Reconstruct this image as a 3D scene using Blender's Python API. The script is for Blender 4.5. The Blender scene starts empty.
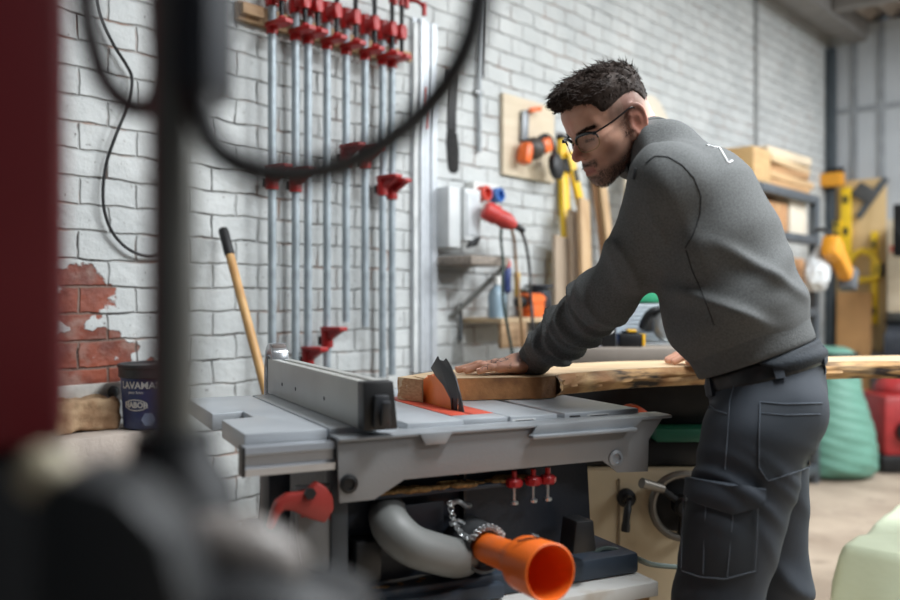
import bpy, bmesh, math, random
import numpy as np
from mathutils import Vector, Matrix
random.seed(7)
rng = np.random.default_rng(11)
SC = bpy.context.scene
COL = SC.collection
H = 1.15            # camera height
FPX = 875.0         # focal length in pixels of a 900 wide frame (35 mm lens)
TH = math.radians(41.3)
FW = Vector((math.cos(TH), math.sin(TH), 0))
RT = Vector((math.sin(TH), -math.cos(TH), 0))
CAMROT = TH - math.pi/2
WALL_Y = 2.35

def c2w(x, d, z):
    v = RT*x + FW*d
    return Vector((v.x, v.y, z))
def cp(px, py, d):                       # photo pixel + distance -> (right, depth, height)
    return ((px-450)/FPX*d, d, H-(py-300)/FPX*d)
def W(px, py, d):
    return c2w(*cp(px, py, d))
def wall_xz(px, py, off=0.0):            # where the sight line meets a plane parallel to the brick wall
    k = (px-450)/FPX
    d = (WALL_Y-off)/(FW.y + RT.y*k)
    return (d*(FW.x+RT.x*k), H-(py-300)/FPX*d)
def back_yz(px, py, X):                  # the same for a plane parallel to the back wall
    k = (px-450)/FPX
    d = X/(FW.x+RT.x*k)
    return (d*(FW.y+RT.y*k), H-(py-300)/FPX*d)

def lin(c):
    return tuple(((v/255)/12.92 if v/255 <= .04045 else ((v/255+.055)/1.055)**2.4) for v in c[:3]) + (1.0,)

MATS = {}
def mat(name, rgb, rough=.6, metal=0., var=.12, scale=12., bump=0., bscale=60., spec=.5, rgb2=None, detail=6., aniso=None, sss=0., trans=0., alpha=1., dirt=None, coat=0., stretch=None):
    if name in MATS: return MATS[name]
    m = bpy.data.materials.new(name); m.use_nodes = True
    nt = m.node_tree; b = nt.nodes['Principled BSDF']
    c = lin(rgb)
    tc = nt.nodes.new('ShaderNodeTexCoord')
    mp = nt.nodes.new('ShaderNodeMapping')
    nt.links.new(tc.outputs['Object'], mp.inputs[0])
    if stretch: mp.inputs['Scale'].default_value = stretch
    n = nt.nodes.new('ShaderNodeTexNoise'); n.inputs['Scale'].default_value = scale; n.inputs['Detail'].default_value = detail
    nt.links.new(mp.outputs[0], n.inputs['Vector'])
    r = nt.nodes.new('ShaderNodeValToRGB')
    c2 = lin(rgb2) if rgb2 else tuple(min(1, v*(1+var)) for v in c[:3])+(1,)
    c1 = c if rgb2 else tuple(v*(1-var) for v in c[:3])+(1,)
    r.color_ramp.elements[0].color = c1; r.color_ramp.elements[0].position = .35
    r.color_ramp.elements[1].color = c2; r.color_ramp.elements[1].position = .65
    nt.links.new(n.outputs['Fac'], r.inputs[0])
    out = r.outputs[0]
    if dirt:
        dcol, dscale, lo, hi = dirt
        n3 = nt.nodes.new('ShaderNodeTexNoise'); n3.inputs['Scale'].default_value = dscale; n3.inputs['Detail'].default_value = 8
        nt.links.new(tc.outputs['Object'], n3.inputs['Vector'])
        rr = nt.nodes.new('ShaderNodeValToRGB'); rr.color_ramp.elements[0].position = lo; rr.color_ramp.elements[1].position = hi
        nt.links.new(n3.outputs['Fac'], rr.inputs[0])
        mx = nt.nodes.new('ShaderNodeMixRGB'); mx.inputs[2].default_value = lin(dcol)
        nt.links.new(rr.outputs[0], mx.inputs[0]); nt.links.new(out, mx.inputs[1]); out = mx.outputs[0]
    nt.links.new(out, b.inputs['Base Color'])
    b.inputs['Roughness'].default_value = rough; b.inputs['Metallic'].default_value = metal
    b.inputs['Specular IOR Level'].default_value = spec
    if coat: b.inputs['Coat Weight'].default_value = coat
    if sss:
        b.inputs['Subsurface Weight'].default_value = sss; b.inputs['Subsurface Radius'].default_value = (.01,.004,.002); b.inputs['Subsurface Scale'].default_value = 1.
    if trans: b.inputs['Transmission Weight'].default_value = trans
    if alpha < 1: b.inputs['Alpha'].default_value = alpha
    if bump:
        n2 = nt.nodes.new('ShaderNodeTexNoise'); n2.inputs['Scale'].default_value = bscale; n2.inputs['Detail'].default_value = 5
        nt.links.new(mp.outputs[0], n2.inputs['Vector'])
        bp = nt.nodes.new('ShaderNodeBump'); bp.inputs['Strength'].default_value = bump; bp.inputs['Distance'].default_value = .01
        nt.links.new(n2.outputs['Fac'], bp.inputs['Height']); nt.links.new(bp.outputs[0], b.inputs['Normal'])
    MATS[name] = m
    return m

def basis(d):
    d = Vector(d).normalized()
    a = Vector((0,0,1)) if abs(d.z) < .9 else Vector((1,0,0))
    u = d.cross(a).normalized(); v = d.cross(u).normalized()
    return u, v, d

class MB:
    """Collects shapes that become ONE mesh object."""
    def __init__(s): s.v = []; s.f = []; s.m = []
    def add(s, vs, fs, mi=0):
        o = len(s.v); s.v += [tuple(p) for p in vs]
        s.f += [tuple(i+o for i in f) for f in fs]; s.m += [mi]*len(fs); return s
    def addbm(s, bm, mi=0):
        bm.verts.ensure_lookup_table()
        for i, v in enumerate(bm.verts): v.index = i
        s.add([v.co.copy() for v in bm.verts], [[v.index for v in f.verts] for f in bm.faces], mi); bm.free(); return s
    def box(s, c, size, rot=None, bev=.0, mi=0, seg=2):
        bm = bmesh.new(); bmesh.ops.create_cube(bm, size=1)
        bmesh.ops.scale(bm, vec=size, verts=bm.verts)
        if bev: bmesh.ops.bevel(bm, geom=bm.edges[:], offset=min(bev, min(size)*.45), segments=seg, affect='EDGES', profile=.5)
        if rot is not None: bmesh.ops.rotate(bm, matrix=rot, verts=bm.verts)
        bmesh.ops.translate(bm, vec=c, verts=bm.verts)
        return s.addbm(bm, mi)
    def box2(s, a, b, bev=.0, mi=0):
        return s.box([(a[i]+b[i])/2 for i in range(3)], [abs(b[i]-a[i]) for i in range(3)], None, bev, mi)
    def cyl(s, p0, p1, r0, r1=None, n=20, caps=True, mi=0):
        r1 = r0 if r1 is None else r1
        p0, p1 = Vector(p0), Vector(p1); u, v, d = basis(p1-p0)
        vs = []
        for p, r in ((p0, r0), (p1, r1)):
            for i in range(n):
                a = 2*math.pi*i/n; vs.append(p+u*(r*math.cos(a))+v*(r*math.sin(a)))
        fs = [(i, (i+1) % n, n+(i+1) % n, n+i) for i in range(n)]
        if caps: fs += [tuple(range(n))[::-1], tuple(range(n, 2*n))]
        return s.add(vs, fs, mi)
    def lathe(s, p0, axis, prof, n=32, mi=0, closed=False):
        """prof: list of (r, h) along axis"""
        p0 = Vector(p0); u, v, d = basis(axis)
        vs = []; k = len(prof)
        for r, h in prof:
            for i in range(n):
                a = 2*math.pi*i/n; vs.append(p0+d*h+u*(r*math.cos(a))+v*(r*math.sin(a)))
        fs = []
        for j in range(k-1 if not closed else k):
            j2 = (j+1) % k
            for i in range(n): fs.append((j*n+i, j*n+(i+1) % n, j2*n+(i+1) % n, j2*n+i))
        if not closed:
            fs += [tuple(range(n))[::-1], tuple(range((k-1)*n, k*n))]
        return s.add(vs, fs, mi)
    def tube(s, pts, r, n=10, smooth=0, mi=0, closed=False):
        pts = [Vector(p) for p in pts]
        if smooth: pts = catmull(pts, smooth)
        rs = r if isinstance(r, (list, tuple)) else None
        m = len(pts); vs = []
        T = []
        for i in range(m):
            a = pts[max(i-1, 0)]; b = pts[min(i+1, m-1)]
            T.append((b-a).normalized() if (b-a).length > 1e-9 else Vector((0,0,1)))
        u, v, d = basis(T[0])
        for i in range(m):
            u = (u - T[i]*u.dot(T[i])); u = u.normalized() if u.length > 1e-6 else basis(T[i])[0]
            v = T[i].cross(u)
            rr = rs[int(round(i*(len(rs)-1)/max(1, m-1)))] if rs else r
            for k in range(n):
                a = 2*math.pi*k/n; vs.append(pts[i]+u*(rr*math.cos(a))+v*(rr*math.sin(a)))
        fs = []
        for i in range(m-1):
            for k in range(n): fs.append((i*n+k, i*n+(k+1) % n, (i+1)*n+(k+1) % n, (i+1)*n+k))
        fs += [tuple(range(n))[::-1], tuple(range((m-1)*n, m*n))]
        return s.add(vs, fs, mi)
    def prism(s, poly, o, ex, ey, t, mi=0, bev=0.):
        """2D polygon in plane (ex,ey) at o, extruded by t along ex x ey"""
        ex, ey, o = Vector(ex), Vector(ey), Vector(o); ez = ex.cross(ey).normalized()
        if bev:
            bm = bmesh.new()
            a = [bm.verts.new(o+ex*x+ey*y) for x, y in poly]
            f = bm.faces.new(a)
            r = bmesh.ops.extrude_face_region(bm, geom=[f])
            bmesh.ops.translate(bm, vec=ez*t, verts=[e for e in r['geom'] if isinstance(e, bmesh.types.BMVert)])
            bmesh.ops.bevel(bm, geom=bm.edges[:], offset=bev, segments=2, affect='EDGES', profile=.5)
            bmesh.ops.recalc_face_normals(bm, faces=bm.faces)
            return s.addbm(bm, mi)
        n = len(poly)
        vs = [o+ex*x+ey*y for x, y in poly]+[o+ex*x+ey*y+ez*t for x, y in poly]
        fs = [tuple(range(n))[::-1], tuple(range(n, 2*n))]+[(i, (i+1) % n, n+(i+1) % n, n+i) for i in range(n)]
        return s.add(vs, fs, mi)
    def sphere(s, c, r, seg=20, rings=12, rot=None, mi=0):
        r = (r, r, r) if not isinstance(r, (list, tuple)) else r
        bm = bmesh.new(); bmesh.ops.create_uvsphere(bm, u_segments=seg, v_segments=rings, radius=1)
        bmesh.ops.scale(bm, vec=r, verts=bm.verts)
        if rot is not None: bmesh.ops.rotate(bm, matrix=rot, verts=bm.verts)
        bmesh.ops.translate(bm, vec=c, verts=bm.verts)
        return s.addbm(bm, mi)
    def build(s, name, m, parent=None, loc=None, rotz=0, smooth=True, angle=35, recalc=True):
        me = bpy.data.meshes.new(name)
        me.from_pydata(s.v, [], s.f)
        ms = m if isinstance(m, (list, tuple)) else [m]
        for x in ms: me.materials.append(x)
        if len(ms) > 1: me.polygons.foreach_set('material_index', s.m)
        if recalc:
            bm = bmesh.new(); bm.from_mesh(me); bmesh.ops.recalc_face_normals(bm, faces=bm.faces); bm.to_mesh(me); bm.free()
        if smooth:
            me.polygons.foreach_set('use_smooth', [True]*len(me.polygons))
            try: me.set_sharp_from_angle(angle=math.radians(angle))
            except Exception: pass
        me.update()
        o = bpy.data.objects.new(name, me); COL.objects.link(o)
        if parent: o.parent = parent
        if loc is not None: o.location = loc
        if rotz: o.rotation_euler = (0, 0, rotz)
        return o

def catmull(pts, k):
    out = []; n = len(pts)
    for i in range(n-1):
        p0, p1, p2, p3 = pts[max(i-1,0)], pts[i], pts[i+1], pts[min(i+2,n-1)]
        for j in range(k):
            t = j/k
            out.append(.5*((2*p1)+(p2-p0)*t+(2*p0-5*p1+4*p2-p3)*t*t+(3*p1-p0-3*p2+p3)*t*t*t))
    out.append(pts[-1]); return out

def tag(o, label=None, cat=None, group=None, kind=None):
    if label: o['label'] = label
    if cat: o['category'] = cat
    if group: o['group'] = group
    if kind: o['kind'] = kind
    return o
def thing(name, label, cat, loc=(0,0,0), rotz=0, group=None):
    o = bpy.data.objects.new(name, None); COL.objects.link(o); o.empty_display_size = .05
    o.location = loc; o.rotation_euler = (0,0,rotz)
    return tag(o, label, cat, group)
def struct(mb, name, m, **k):
    o = mb.build(name, m, **k); o['kind'] = 'structure'; return o
def dup(root, loc=None, rotz=None, label=None, group=None):
    r = root.copy(); COL.objects.link(r)
    if loc is not None: r.location = loc
    if rotz is not None: r.rotation_euler = (0,0,rotz)
    if label: r['label'] = label
    if group: r['group'] = group
    for ch in list(root.children):
        c = ch.copy(); COL.objects.link(c); c.parent = r
        for g in list(ch.children):
            d = g.copy(); COL.objects.link(d); d.parent = c
    return r
def Rz(a): return Matrix.Rotation(a, 3, 'Z')
def Rx(a): return Matrix.Rotation(a, 3, 'X')
def Ry(a): return Matrix.Rotation(a, 3, 'Y')

def text_mesh(txt, size, depth=.0006, bold=0.):
    """lettering as mesh data in the xy plane, centred"""
    cu = bpy.data.curves.new('lettering', 'FONT'); cu.body = txt; cu.size = size; cu.extrude = depth; cu.offset = bold
    cu.align_x = 'CENTER'; cu.align_y = 'CENTER'; cu.resolution_u = 3
    o = bpy.data.objects.new('lettering', cu); COL.objects.link(o)
    dg = bpy.context.evaluated_depsgraph_get(); dg.update()
    me = bpy.data.meshes.new_from_object(o.evaluated_get(dg))
    vs = [v.co.copy() for v in me.vertices]; fs = [list(p.vertices) for p in me.polygons]
    bpy.data.objects.remove(o); bpy.data.curves.remove(cu); bpy.data.meshes.remove(me)
    return vs, fs

# ---------------------------------------------------------------- implicit surfaces (organic shapes)
def smin(a, b, k):
    h = np.clip(.5+.5*(b-a)/k, 0, 1)
    return b+(a-b)*h-k*h*(1-h)
def smax(a, b, k): return -smin(-a, -b, k)
def sph(P, c, r): return np.linalg.norm(P-np.asarray(c, np.float32), axis=1)-r
def ell(P, c, r, R=None):
    q = P-np.asarray(c, np.float32)
    if R is not None: q = q@np.asarray(R, np.float32)     # columns of R are the local axes
    r = np.asarray(r, np.float32)
    k0 = np.linalg.norm(q/r, axis=1); k1 = np.linalg.norm(q/(r*r), axis=1)
    return k0*(k0-1)/np.maximum(k1, 1e-6)
def cap(P, a, b, ra, rb=None):
    rb = ra if rb is None else rb
    a = np.asarray(a, np.float32); b = np.asarray(b, np.float32); ab = b-a
    t = np.clip(((P-a)@ab)/max(1e-12, float(ab@ab)), 0, 1)
    return np.linalg.norm(P-a-t[:, None]*ab, axis=1)-(ra+(rb-ra)*t)
def chain(P, pts, rs, k=.01):
    d = None
    for i in range(len(pts)-1):
        e = cap(P, pts[i], pts[i+1], rs[i], rs[i+1]); d = e if d is None else smin(d, e, k)
    return d
def wav(P, f, seed=0):
    """cheap smooth noise, about -1..1"""
    r = np.random.default_rng(seed); s = np.zeros(len(P), np.float32)
    for i in range(5):
        w = r.normal(size=3); w = (w/np.linalg.norm(w)*f*r.uniform(.7, 1.5)).astype(np.float32)
        s += np.sin(P@w+np.float32(r.uniform(0, 6.28)))
    return s/3.2

def sdf_mesh(fn, lo, hi, h, C=4, slack=1.6):
    lo = np.array(lo, np.float32); hi = np.array(hi, np.float32)
    n = (np.ceil((hi-lo)/(h*C)).astype(int)+1)
    ax = [lo[i]+np.arange(n[i], dtype=np.float32)*h*C+h*(C-1)/2 for i in range(3)]
    G = np.stack(np.meshgrid(*ax, indexing='ij'), -1).reshape(-1, 3).astype(np.float32)
    f = np.concatenate([fn(g) for g in np.array_split(G, max(1, len(G)//400000))]).reshape(n)
    N = n*C
    Fv = np.repeat(np.repeat(np.repeat(f, C, 0), C, 1), C, 2).astype(np.float32)
    act = np.abs(f) < h*C*slack
    m = np.repeat(np.repeat(np.repeat(act, C, 0), C, 1), C, 2)
    idx = np.argwhere(m).astype(np.int32)
    vals = np.empty(len(idx), np.float32)
    for s in range(0, len(idx), 400000):
        vals[s:s+400000] = fn(lo+idx[s:s+400000].astype(np.float32)*np.float32(h))
    Fv[idx[:, 0], idx[:, 1], idx[:, 2]] = vals
    S = Fv < 0
    a = S[:-1,:-1,:-1]
    allc = [S[i:N[0]-1+i, j:N[1]-1+j, k:N[2]-1+k] for i in (0,1) for j in (0,1) for k in (0,1)]
    anyS = np.zeros_like(a); allS = np.ones_like(a)
    for c in allc: anyS |= c; allS &= c
    cells = np.argwhere(anyS & ~allS)
    offs = np.array([(i,j,k) for i in (0,1) for j in (0,1) for k in (0,1)])
    cv = np.stack([Fv[cells[:,0]+o[0], cells[:,1]+o[1], cells[:,2]+o[2]] for o in offs], 1)
    acc = np.zeros((len(cells), 3), np.float64); cnt = np.zeros(len(cells))
    for p in range(8):
        for q in range(p+1, 8):
            if np.abs(offs[p]-offs[q]).sum() != 1: continue
            A, B = cv[:, p], cv[:, q]; cr = (A < 0) != (B < 0)
            t = np.where(cr, A/np.where(cr, A-B, 1), 0)
            acc[cr] += (offs[p]+(offs[q]-offs[p])*t[:, None])[cr]; cnt[cr] += 1
    V = lo+(cells+acc/np.maximum(cnt, 1)[:, None])*h
    vid = -np.ones(N, np.int32); vid[cells[:,0], cells[:,1], cells[:,2]] = np.arange(len(cells))
    quads = []
    for axn in range(3):
        b_, c_ = (axn+1) % 3, (axn+2) % 3
        sl0 = [slice(1, None)]*3; sl0[axn] = slice(0, -1)
        sl1 = [slice(1, None)]*3; sl1[axn] = slice(1, None)
        e = np.argwhere(S[tuple(sl0)] != S[tuple(sl1)])
        if not len(e): continue
        base = e.copy(); base[:, b_] += 1; base[:, c_] += 1
        flip = S[base[:,0], base[:,1], base[:,2]]
        def at(db, dc):
            w = base.copy(); w[:, b_] += db; w[:, c_] += dc; return vid[w[:,0], w[:,1], w[:,2]]
        q = np.stack([at(-1,-1), at(0,-1), at(0,0), at(-1,0)], 1)
        q[~flip] = q[~flip][:, ::-1]
        quads.append(q)
    Q = np.concatenate(quads); Q = Q[(Q >= 0).all(1)]
    return V.astype(np.float32), Q
def np_object(name, V, Q, m, parent=None, smooth=True, attr=None):
    me = bpy.data.meshes.new(name)
    me.vertices.add(len(V)); me.vertices.foreach_set('co', np.ascontiguousarray(V, np.float32).ravel())
    me.loops.add(Q.size); me.loops.foreach_set('vertex_index', np.ascontiguousarray(Q, np.int32).ravel())
    me.polygons.add(len(Q)); me.polygons.foreach_set('loop_start', np.arange(0, Q.size, Q.shape[1], dtype=np.int32))
    me.polygons.foreach_set('use_smooth', np.ones(len(Q), bool))
    me.update(calc_edges=True); me.validate()
    if attr is not None:
        for nm, a in attr.items():
            at = me.attributes.new(nm, 'FLOAT', 'POINT'); at.data.foreach_set('value', np.ascontiguousarray(a, np.float32))
    for x in (m if isinstance(m, (list, tuple)) else [m]): me.materials.append(x)
    o = bpy.data.objects.new(name, me); COL.objects.link(o)
    if parent: o.parent = parent
    return o
def relax(V, Q, it=1, lam=.5):
    V = V.astype(np.float64)
    for _ in range(it):
        acc = np.zeros_like(V); c = np.zeros(len(V))
        for a, b in ((0,1),(1,2),(2,3),(3,0)):
            np.add.at(acc, Q[:, a], V[Q[:, b]]); np.add.at(acc, Q[:, b], V[Q[:, a]])
            np.add.at(c, Q[:, a], 1); np.add.at(c, Q[:, b], 1)
        V = V+lam*(acc/np.maximum(c, 1)[:, None]-V)
    return V.astype(np.float32)
# ================================================================ SETTING
def brick_material(name, paint, paint2, mortar, exposed=True, offs=(0,0), crack=1.0):
    m = bpy.data.materials.new(name); m.use_nodes = True
    nt = m.node_tree; N = nt.nodes; L = nt.links; b = N['Principled BSDF']
    b.inputs['Roughness'].default_value = .55
    tc = N.new('ShaderNodeTexCoord'); sp = N.new('ShaderNodeSeparateXYZ'); L.new(tc.outputs['Object'], sp.inputs[0])
    cb = N.new('ShaderNodeCombineXYZ'); L.new(sp.outputs['X'], cb.inputs[0]); L.new(sp.outputs['Z'], cb.inputs[1])
    mp = N.new('ShaderNodeMapping'); mp.inputs['Location'].default_value = (offs[0], offs[1], 0); L.new(cb.outputs[0], mp.inputs[0])
    wn = N.new('ShaderNodeTexNoise'); wn.inputs['Scale'].default_value = 9; wn.inputs['Detail'].default_value = 5; L.new(mp.outputs[0], wn.inputs['Vector'])
    wm = N.new('ShaderNodeMixRGB'); wm.blend_type = 'LINEAR_LIGHT'; wm.inputs[0].default_value = .013
    L.new(mp.outputs[0], wm.inputs[1]); L.new(wn.outputs['Color'], wm.inputs[2])
    def brick(msize, smooth):
        br = N.new('ShaderNodeTexBrick'); br.offset = .5; br.squash = 1
        br.inputs['Scale'].default_value = 1; br.inputs['Brick Width'].default_value = .170; br.inputs['Row Height'].default_value = .075
        br.inputs['Mortar Size'].default_value = msize; br.inputs['Mortar Smooth'].default_value = smooth; br.inputs['Bias'].default_value = 0
        br.inputs['Color1'].default_value = (1,1,1,1); br.inputs['Color2'].default_value = (.86,.86,.86,1); br.inputs['Mortar'].default_value = (0,0,0,1)
        L.new(wm.outputs[0], br.inputs['Vector']); return br
    b1 = brick(.006, 1.0); b2 = brick(.0021, .2)
    def noise(sc, det=6, lo=.4, hi=.6, vec=None, rough=.55):
        n = N.new('ShaderNodeTexNoise'); n.inputs['Scale'].default_value = sc; n.inputs['Detail'].default_value = det; n.inputs['Roughness'].default_value = rough
        L.new(vec or mp.outputs[0], n.inputs['Vector'])
        r = N.new('ShaderNodeMapRange'); r.inputs['From Min'].default_value = lo; r.inputs['From Max'].default_value = hi; L.new(n.outputs['Fac'], r.inputs['Value']); return r.outputs[0], n
    def mix(f, a, bb, mode='MIX'):
        x = N.new('ShaderNodeMixRGB'); x.blend_type = mode
        for i, s in enumerate((f, a, bb)):
            if isinstance(s, (int, float)): x.inputs[i].default_value = s if i == 0 else (s, s, s, 1)
            elif isinstance(s, tuple): x.inputs[i].default_value = s
            else: L.new(s, x.inputs[i])
        return x.outputs[0]
    def math_(op, a, bb=0.):
        x = N.new('ShaderNodeMath'); x.operation = op; x.use_clamp = True
        for i, s in enumerate((a, bb)):
            if isinstance(s, (int, float)): x.inputs[i].default_value = s
            else: L.new(s, x.inputs[i])
        return x.outputs[0]
    mott, _ = noise(3.5, 8, .3, .7)
    base = mix(mott, lin(paint), lin(paint2))
    base = mix(.35, base, b1.outputs['Color'], 'MULTIPLY') if False else base
    # mortar lines that gape open here and there
    crk, _ = noise(9, 7, .52, .63)
    mort = math_('MULTIPLY', b2.outputs['Fac'], crk)
    base = mix(math_('MULTIPLY', b1.outputs['Fac'], .22), base, lin(mortar))
    base = mix(math_('MULTIPLY', mort, .95*crack), base, lin((38, 33, 30)))
    # rusty brick dust staining near joints
    st, _ = noise(5, 7, .52, .66)
    base = mix(math_('MULTIPLY', st, math_('MULTIPLY', b1.outputs['Fac'], .85*crack)), base, lin((160, 116, 92)))
    # little pits
    pit, _ = noise(48, 3, .665, .72)
    base = mix(math_('MULTIPLY', pit, .7*crack), base, lin((70, 62, 58)))
    hgt = math_('SUBTRACT', 1., b1.outputs['Fac'])
    if exposed:
        fac = None
        for (cx, cz, rx, rz) in exposed:
            sx = N.new('ShaderNodeMath'); sx.operation = 'SUBTRACT'; L.new(sp.outputs['X'], sx.inputs[0]); sx.inputs[1].default_value = cx
            sz = N.new('ShaderNodeMath'); sz.operation = 'SUBTRACT'; L.new(sp.outputs['Z'], sz.inputs[0]); sz.inputs[1].default_value = cz
            c2 = N.new('ShaderNodeCombineXYZ')
            dx = N.new('ShaderNodeMath'); dx.operation = 'DIVIDE'; L.new(sx.outputs[0], dx.inputs[0]); dx.inputs[1].default_value = rx
            dz = N.new('ShaderNodeMath'); dz.operation = 'DIVIDE'; L.new(sz.outputs[0], dz.inputs[0]); dz.inputs[1].default_value = rz
            L.new(dx.outputs[0], c2.inputs[0]); L.new(dz.outputs[0], c2.inputs[1])
            ln = N.new('ShaderNodeVectorMath'); ln.operation = 'LENGTH'; L.new(c2.outputs[0], ln.inputs[0])
            nn = N.new('ShaderNodeTexNoise'); nn.inputs['Scale'].default_value = 14; nn.inputs['Detail'].default_value = 6; L.new(mp.outputs[0], nn.inputs['Vector'])
            ad = N.new('ShaderNodeMath'); ad.operation = 'MULTIPLY_ADD'; L.new(nn.outputs['Fac'], ad.inputs[0]); ad.inputs[1].default_value = 2.2; L.new(ln.outputs['Value'], ad.inputs[2])
            mr = N.new('ShaderNodeMapRange'); mr.inputs['From Min'].default_value = 2.06; mr.inputs['From Max'].default_value = 1.98; L.new(ad.outputs[0], mr.inputs['Value'])
            fac = mr.outputs[0] if fac is None else math_('MAXIMUM', fac, mr.outputs[0])
        rv, _ = noise(11, 7, .35, .65)
        red = mix(rv, lin((104, 52, 40)), lin((150, 78, 56)))
        smear, _ = noise(8, 6, .52, .62)
        red = mix(math_('MULTIPLY', smear, .55), red, lin((150, 128, 118)))
        red = mix(b1.outputs['Fac'], red, lin((120, 100, 90)))
        red = mix(mort, red, lin((30, 24, 22)))
        base = mix(fac, base, red)
        hgt = math_('SUBTRACT', hgt, math_('MULTIPLY', fac, .3))
    L.new(base, b.inputs['Base Color'])
    fine, _ = noise(30, 6, .2, .8); big, _ = noise(7, 4, .2, .8)
    h2 = N.new('ShaderNodeMath'); h2.operation = 'MULTIPLY_ADD'; L.new(fine, h2.inputs[0]); h2.inputs[1].default_value = .35; L.new(hgt, h2.inputs[2])
    h3 = N.new('ShaderNodeMath'); h3.operation = 'MULTIPLY_ADD'; L.new(mort, h3.inputs[0]); h3.inputs[1].default_value = -1.2; L.new(h2.outputs[0], h3.inputs[2])
    h4 = N.new('ShaderNodeMath'); h4.operation = 'MULTIPLY_ADD'; L.new(big, h4.inputs[0]); h4.inputs[1].default_value = .6; L.new(h3.outputs[0], h4.inputs[2])
    bp = N.new('ShaderNodeBump'); bp.inputs['Strength'].default_value = .75; bp.inputs['Distance'].default_value = .010
    L.new(h4.outputs[0], bp.inputs['Height']); L.new(bp.outputs[0], b.inputs['Normal'])
    return m

BACK_X = 7.25
ROOF_Z = 3.30
peel = [wall_xz(78, 300)+(.10, .10), wall_xz(92, 345)+(.15, .055), wall_xz(80, 372)+(.20, .06), wall_xz(110, 347)+(.05,.03)]
m_brick = brick_material('white_painted_brick', (176, 180, 180), (200, 203, 202), (140, 136, 132), peel, offs=(.06, .012))
struct(MB().box2((-1.2, WALL_Y, 0), (BACK_X, WALL_Y+.22, ROOF_Z)), 'wall_left', m_brick, smooth=False)
m_floor = mat('dusty_concrete', (150, 134, 118), .75, 0, scale=2.2, rgb2=(182, 166, 148), bump=.15, bscale=40, dirt=((122,108,95), 5, .55, .75))
struct(MB().box2((-1.2, -6, -.1), (BACK_X, WALL_Y, 0)), 'floor', m_floor, smooth=False)
# back wall: grey sandwich panels with upright joints and one horizontal joint
m_panel = mat('grey_wall_panel', (172, 176, 180), .55, 0, .05, 3)
m_joint = mat('panel_joint', (134, 138, 142), .6)
struct(MB().box2((BACK_X, -6, 0), (BACK_X+.15, WALL_Y+.22, ROOF_Z)), 'wall_back', m_panel, smooth=False)
jb = MB()
y0 = back_yz(855, 100, BACK_X)[0]; y1 = back_yz(882, 100, BACK_X)[0]
pw = y0-y1
for k in range(-1, 24):
    y = y0-pw*k
    if y < WALL_Y-.05: jb.box((BACK_X-.006, y, ROOF_Z/2), (.014, .045, ROOF_Z))
zj = back_yz(855, 110, BACK_X)[1]
jb.box2((BACK_X-.012, -6, zj-.02), (BACK_X, WALL_Y-.02, zj+.02))
struct(jb, 'trim_1', m_joint, smooth=False)
# ceiling: corrugated sheets running towards the back wall
m_corr = mat('corrugated_roof_sheet', (150, 140, 132), .6, 0, .1, 5)
cb = MB(); ys = np.arange(-6, WALL_Y+.23, .02); vs = []; fs = []
for i, y in enumerate(ys):
    z = ROOF_Z+.045+.028*math.sin(2*math.pi*y/.16)
    vs += [(-1.2, y, z), (BACK_X+.15, y, z), (-1.2, y, z+.02), (BACK_X+.15, y, z+.02)]
for i in range(len(ys)-1):
    a = 4*i; fs += [(a, a+1, a+5, a+4), (a+2, a+6, a+7, a+3)]
cb.add(vs, fs); struct(cb, 'ceiling', m_corr, recalc=False)
m_beam = mat('grey_painted_beam', (128, 126, 124), .6, 0, .12, 6)
bb = MB()
bb.box2((-1.2, WALL_Y-.30, ROOF_Z-.14), (BACK_X-.01, WALL_Y-.16, ROOF_Z+.01))
bb.box2((-1.2, WALL_Y-.09, ROOF_Z-.07), (BACK_X-.01, WALL_Y-.002, ROOF_Z+.01))
struct(bb, 'trim_2', m_beam, smooth=False)
bb = MB()
for x in (1.5, 3.2, 4.9, 6.45):
    bb.box2((x-.05, -6, ROOF_Z-.11), (x+.05, WALL_Y-.31, ROOF_Z+.015))
struct(bb, 'trim_3', m_beam, smooth=False)
# dark downpipe in the corner and the joint strip on the brick wall
m_dpipe = mat('dark_corner_post', (62, 70, 76), .5)
struct(MB().box2((BACK_X-.075, WALL_Y-.075, 0), (BACK_X-.005, WALL_Y-.004, ROOF_Z-.16), .008), 'trim_4', m_dpipe)
xj = wall_xz(755, 100)[0]
m_strip = mat('grey_wall_strip', (150, 152, 152), .6)
struct(MB().box2((xj-.02, WALL_Y-.02, 0), (xj+.02, WALL_Y-.001, ROOF_Z-.1), .004), 'trim_5', m_strip)
# low block ledge under the bare brick on the left
m_block = mat('pale_blockwork', (172, 160, 150), .8, 0, .12, 9, .4, 50)
lx1 = wall_xz(190, 420, .2)[0]
lz = wall_xz(115, 428, .1)[1]
lb = MB()
for k in range(5):
    for r in range(4):
        hh = lz/4
        x1 = lx1-.44*k-(.22 if r % 2 else 0)+.12
        lb.box2((max(-.9, x1-.436), WALL_Y-.20, r*hh+.002), (min(lx1, x1), WALL_Y-.002, (r+1)*hh-.001), .005)
struct(lb, 'trim_6', m_block)
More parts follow.
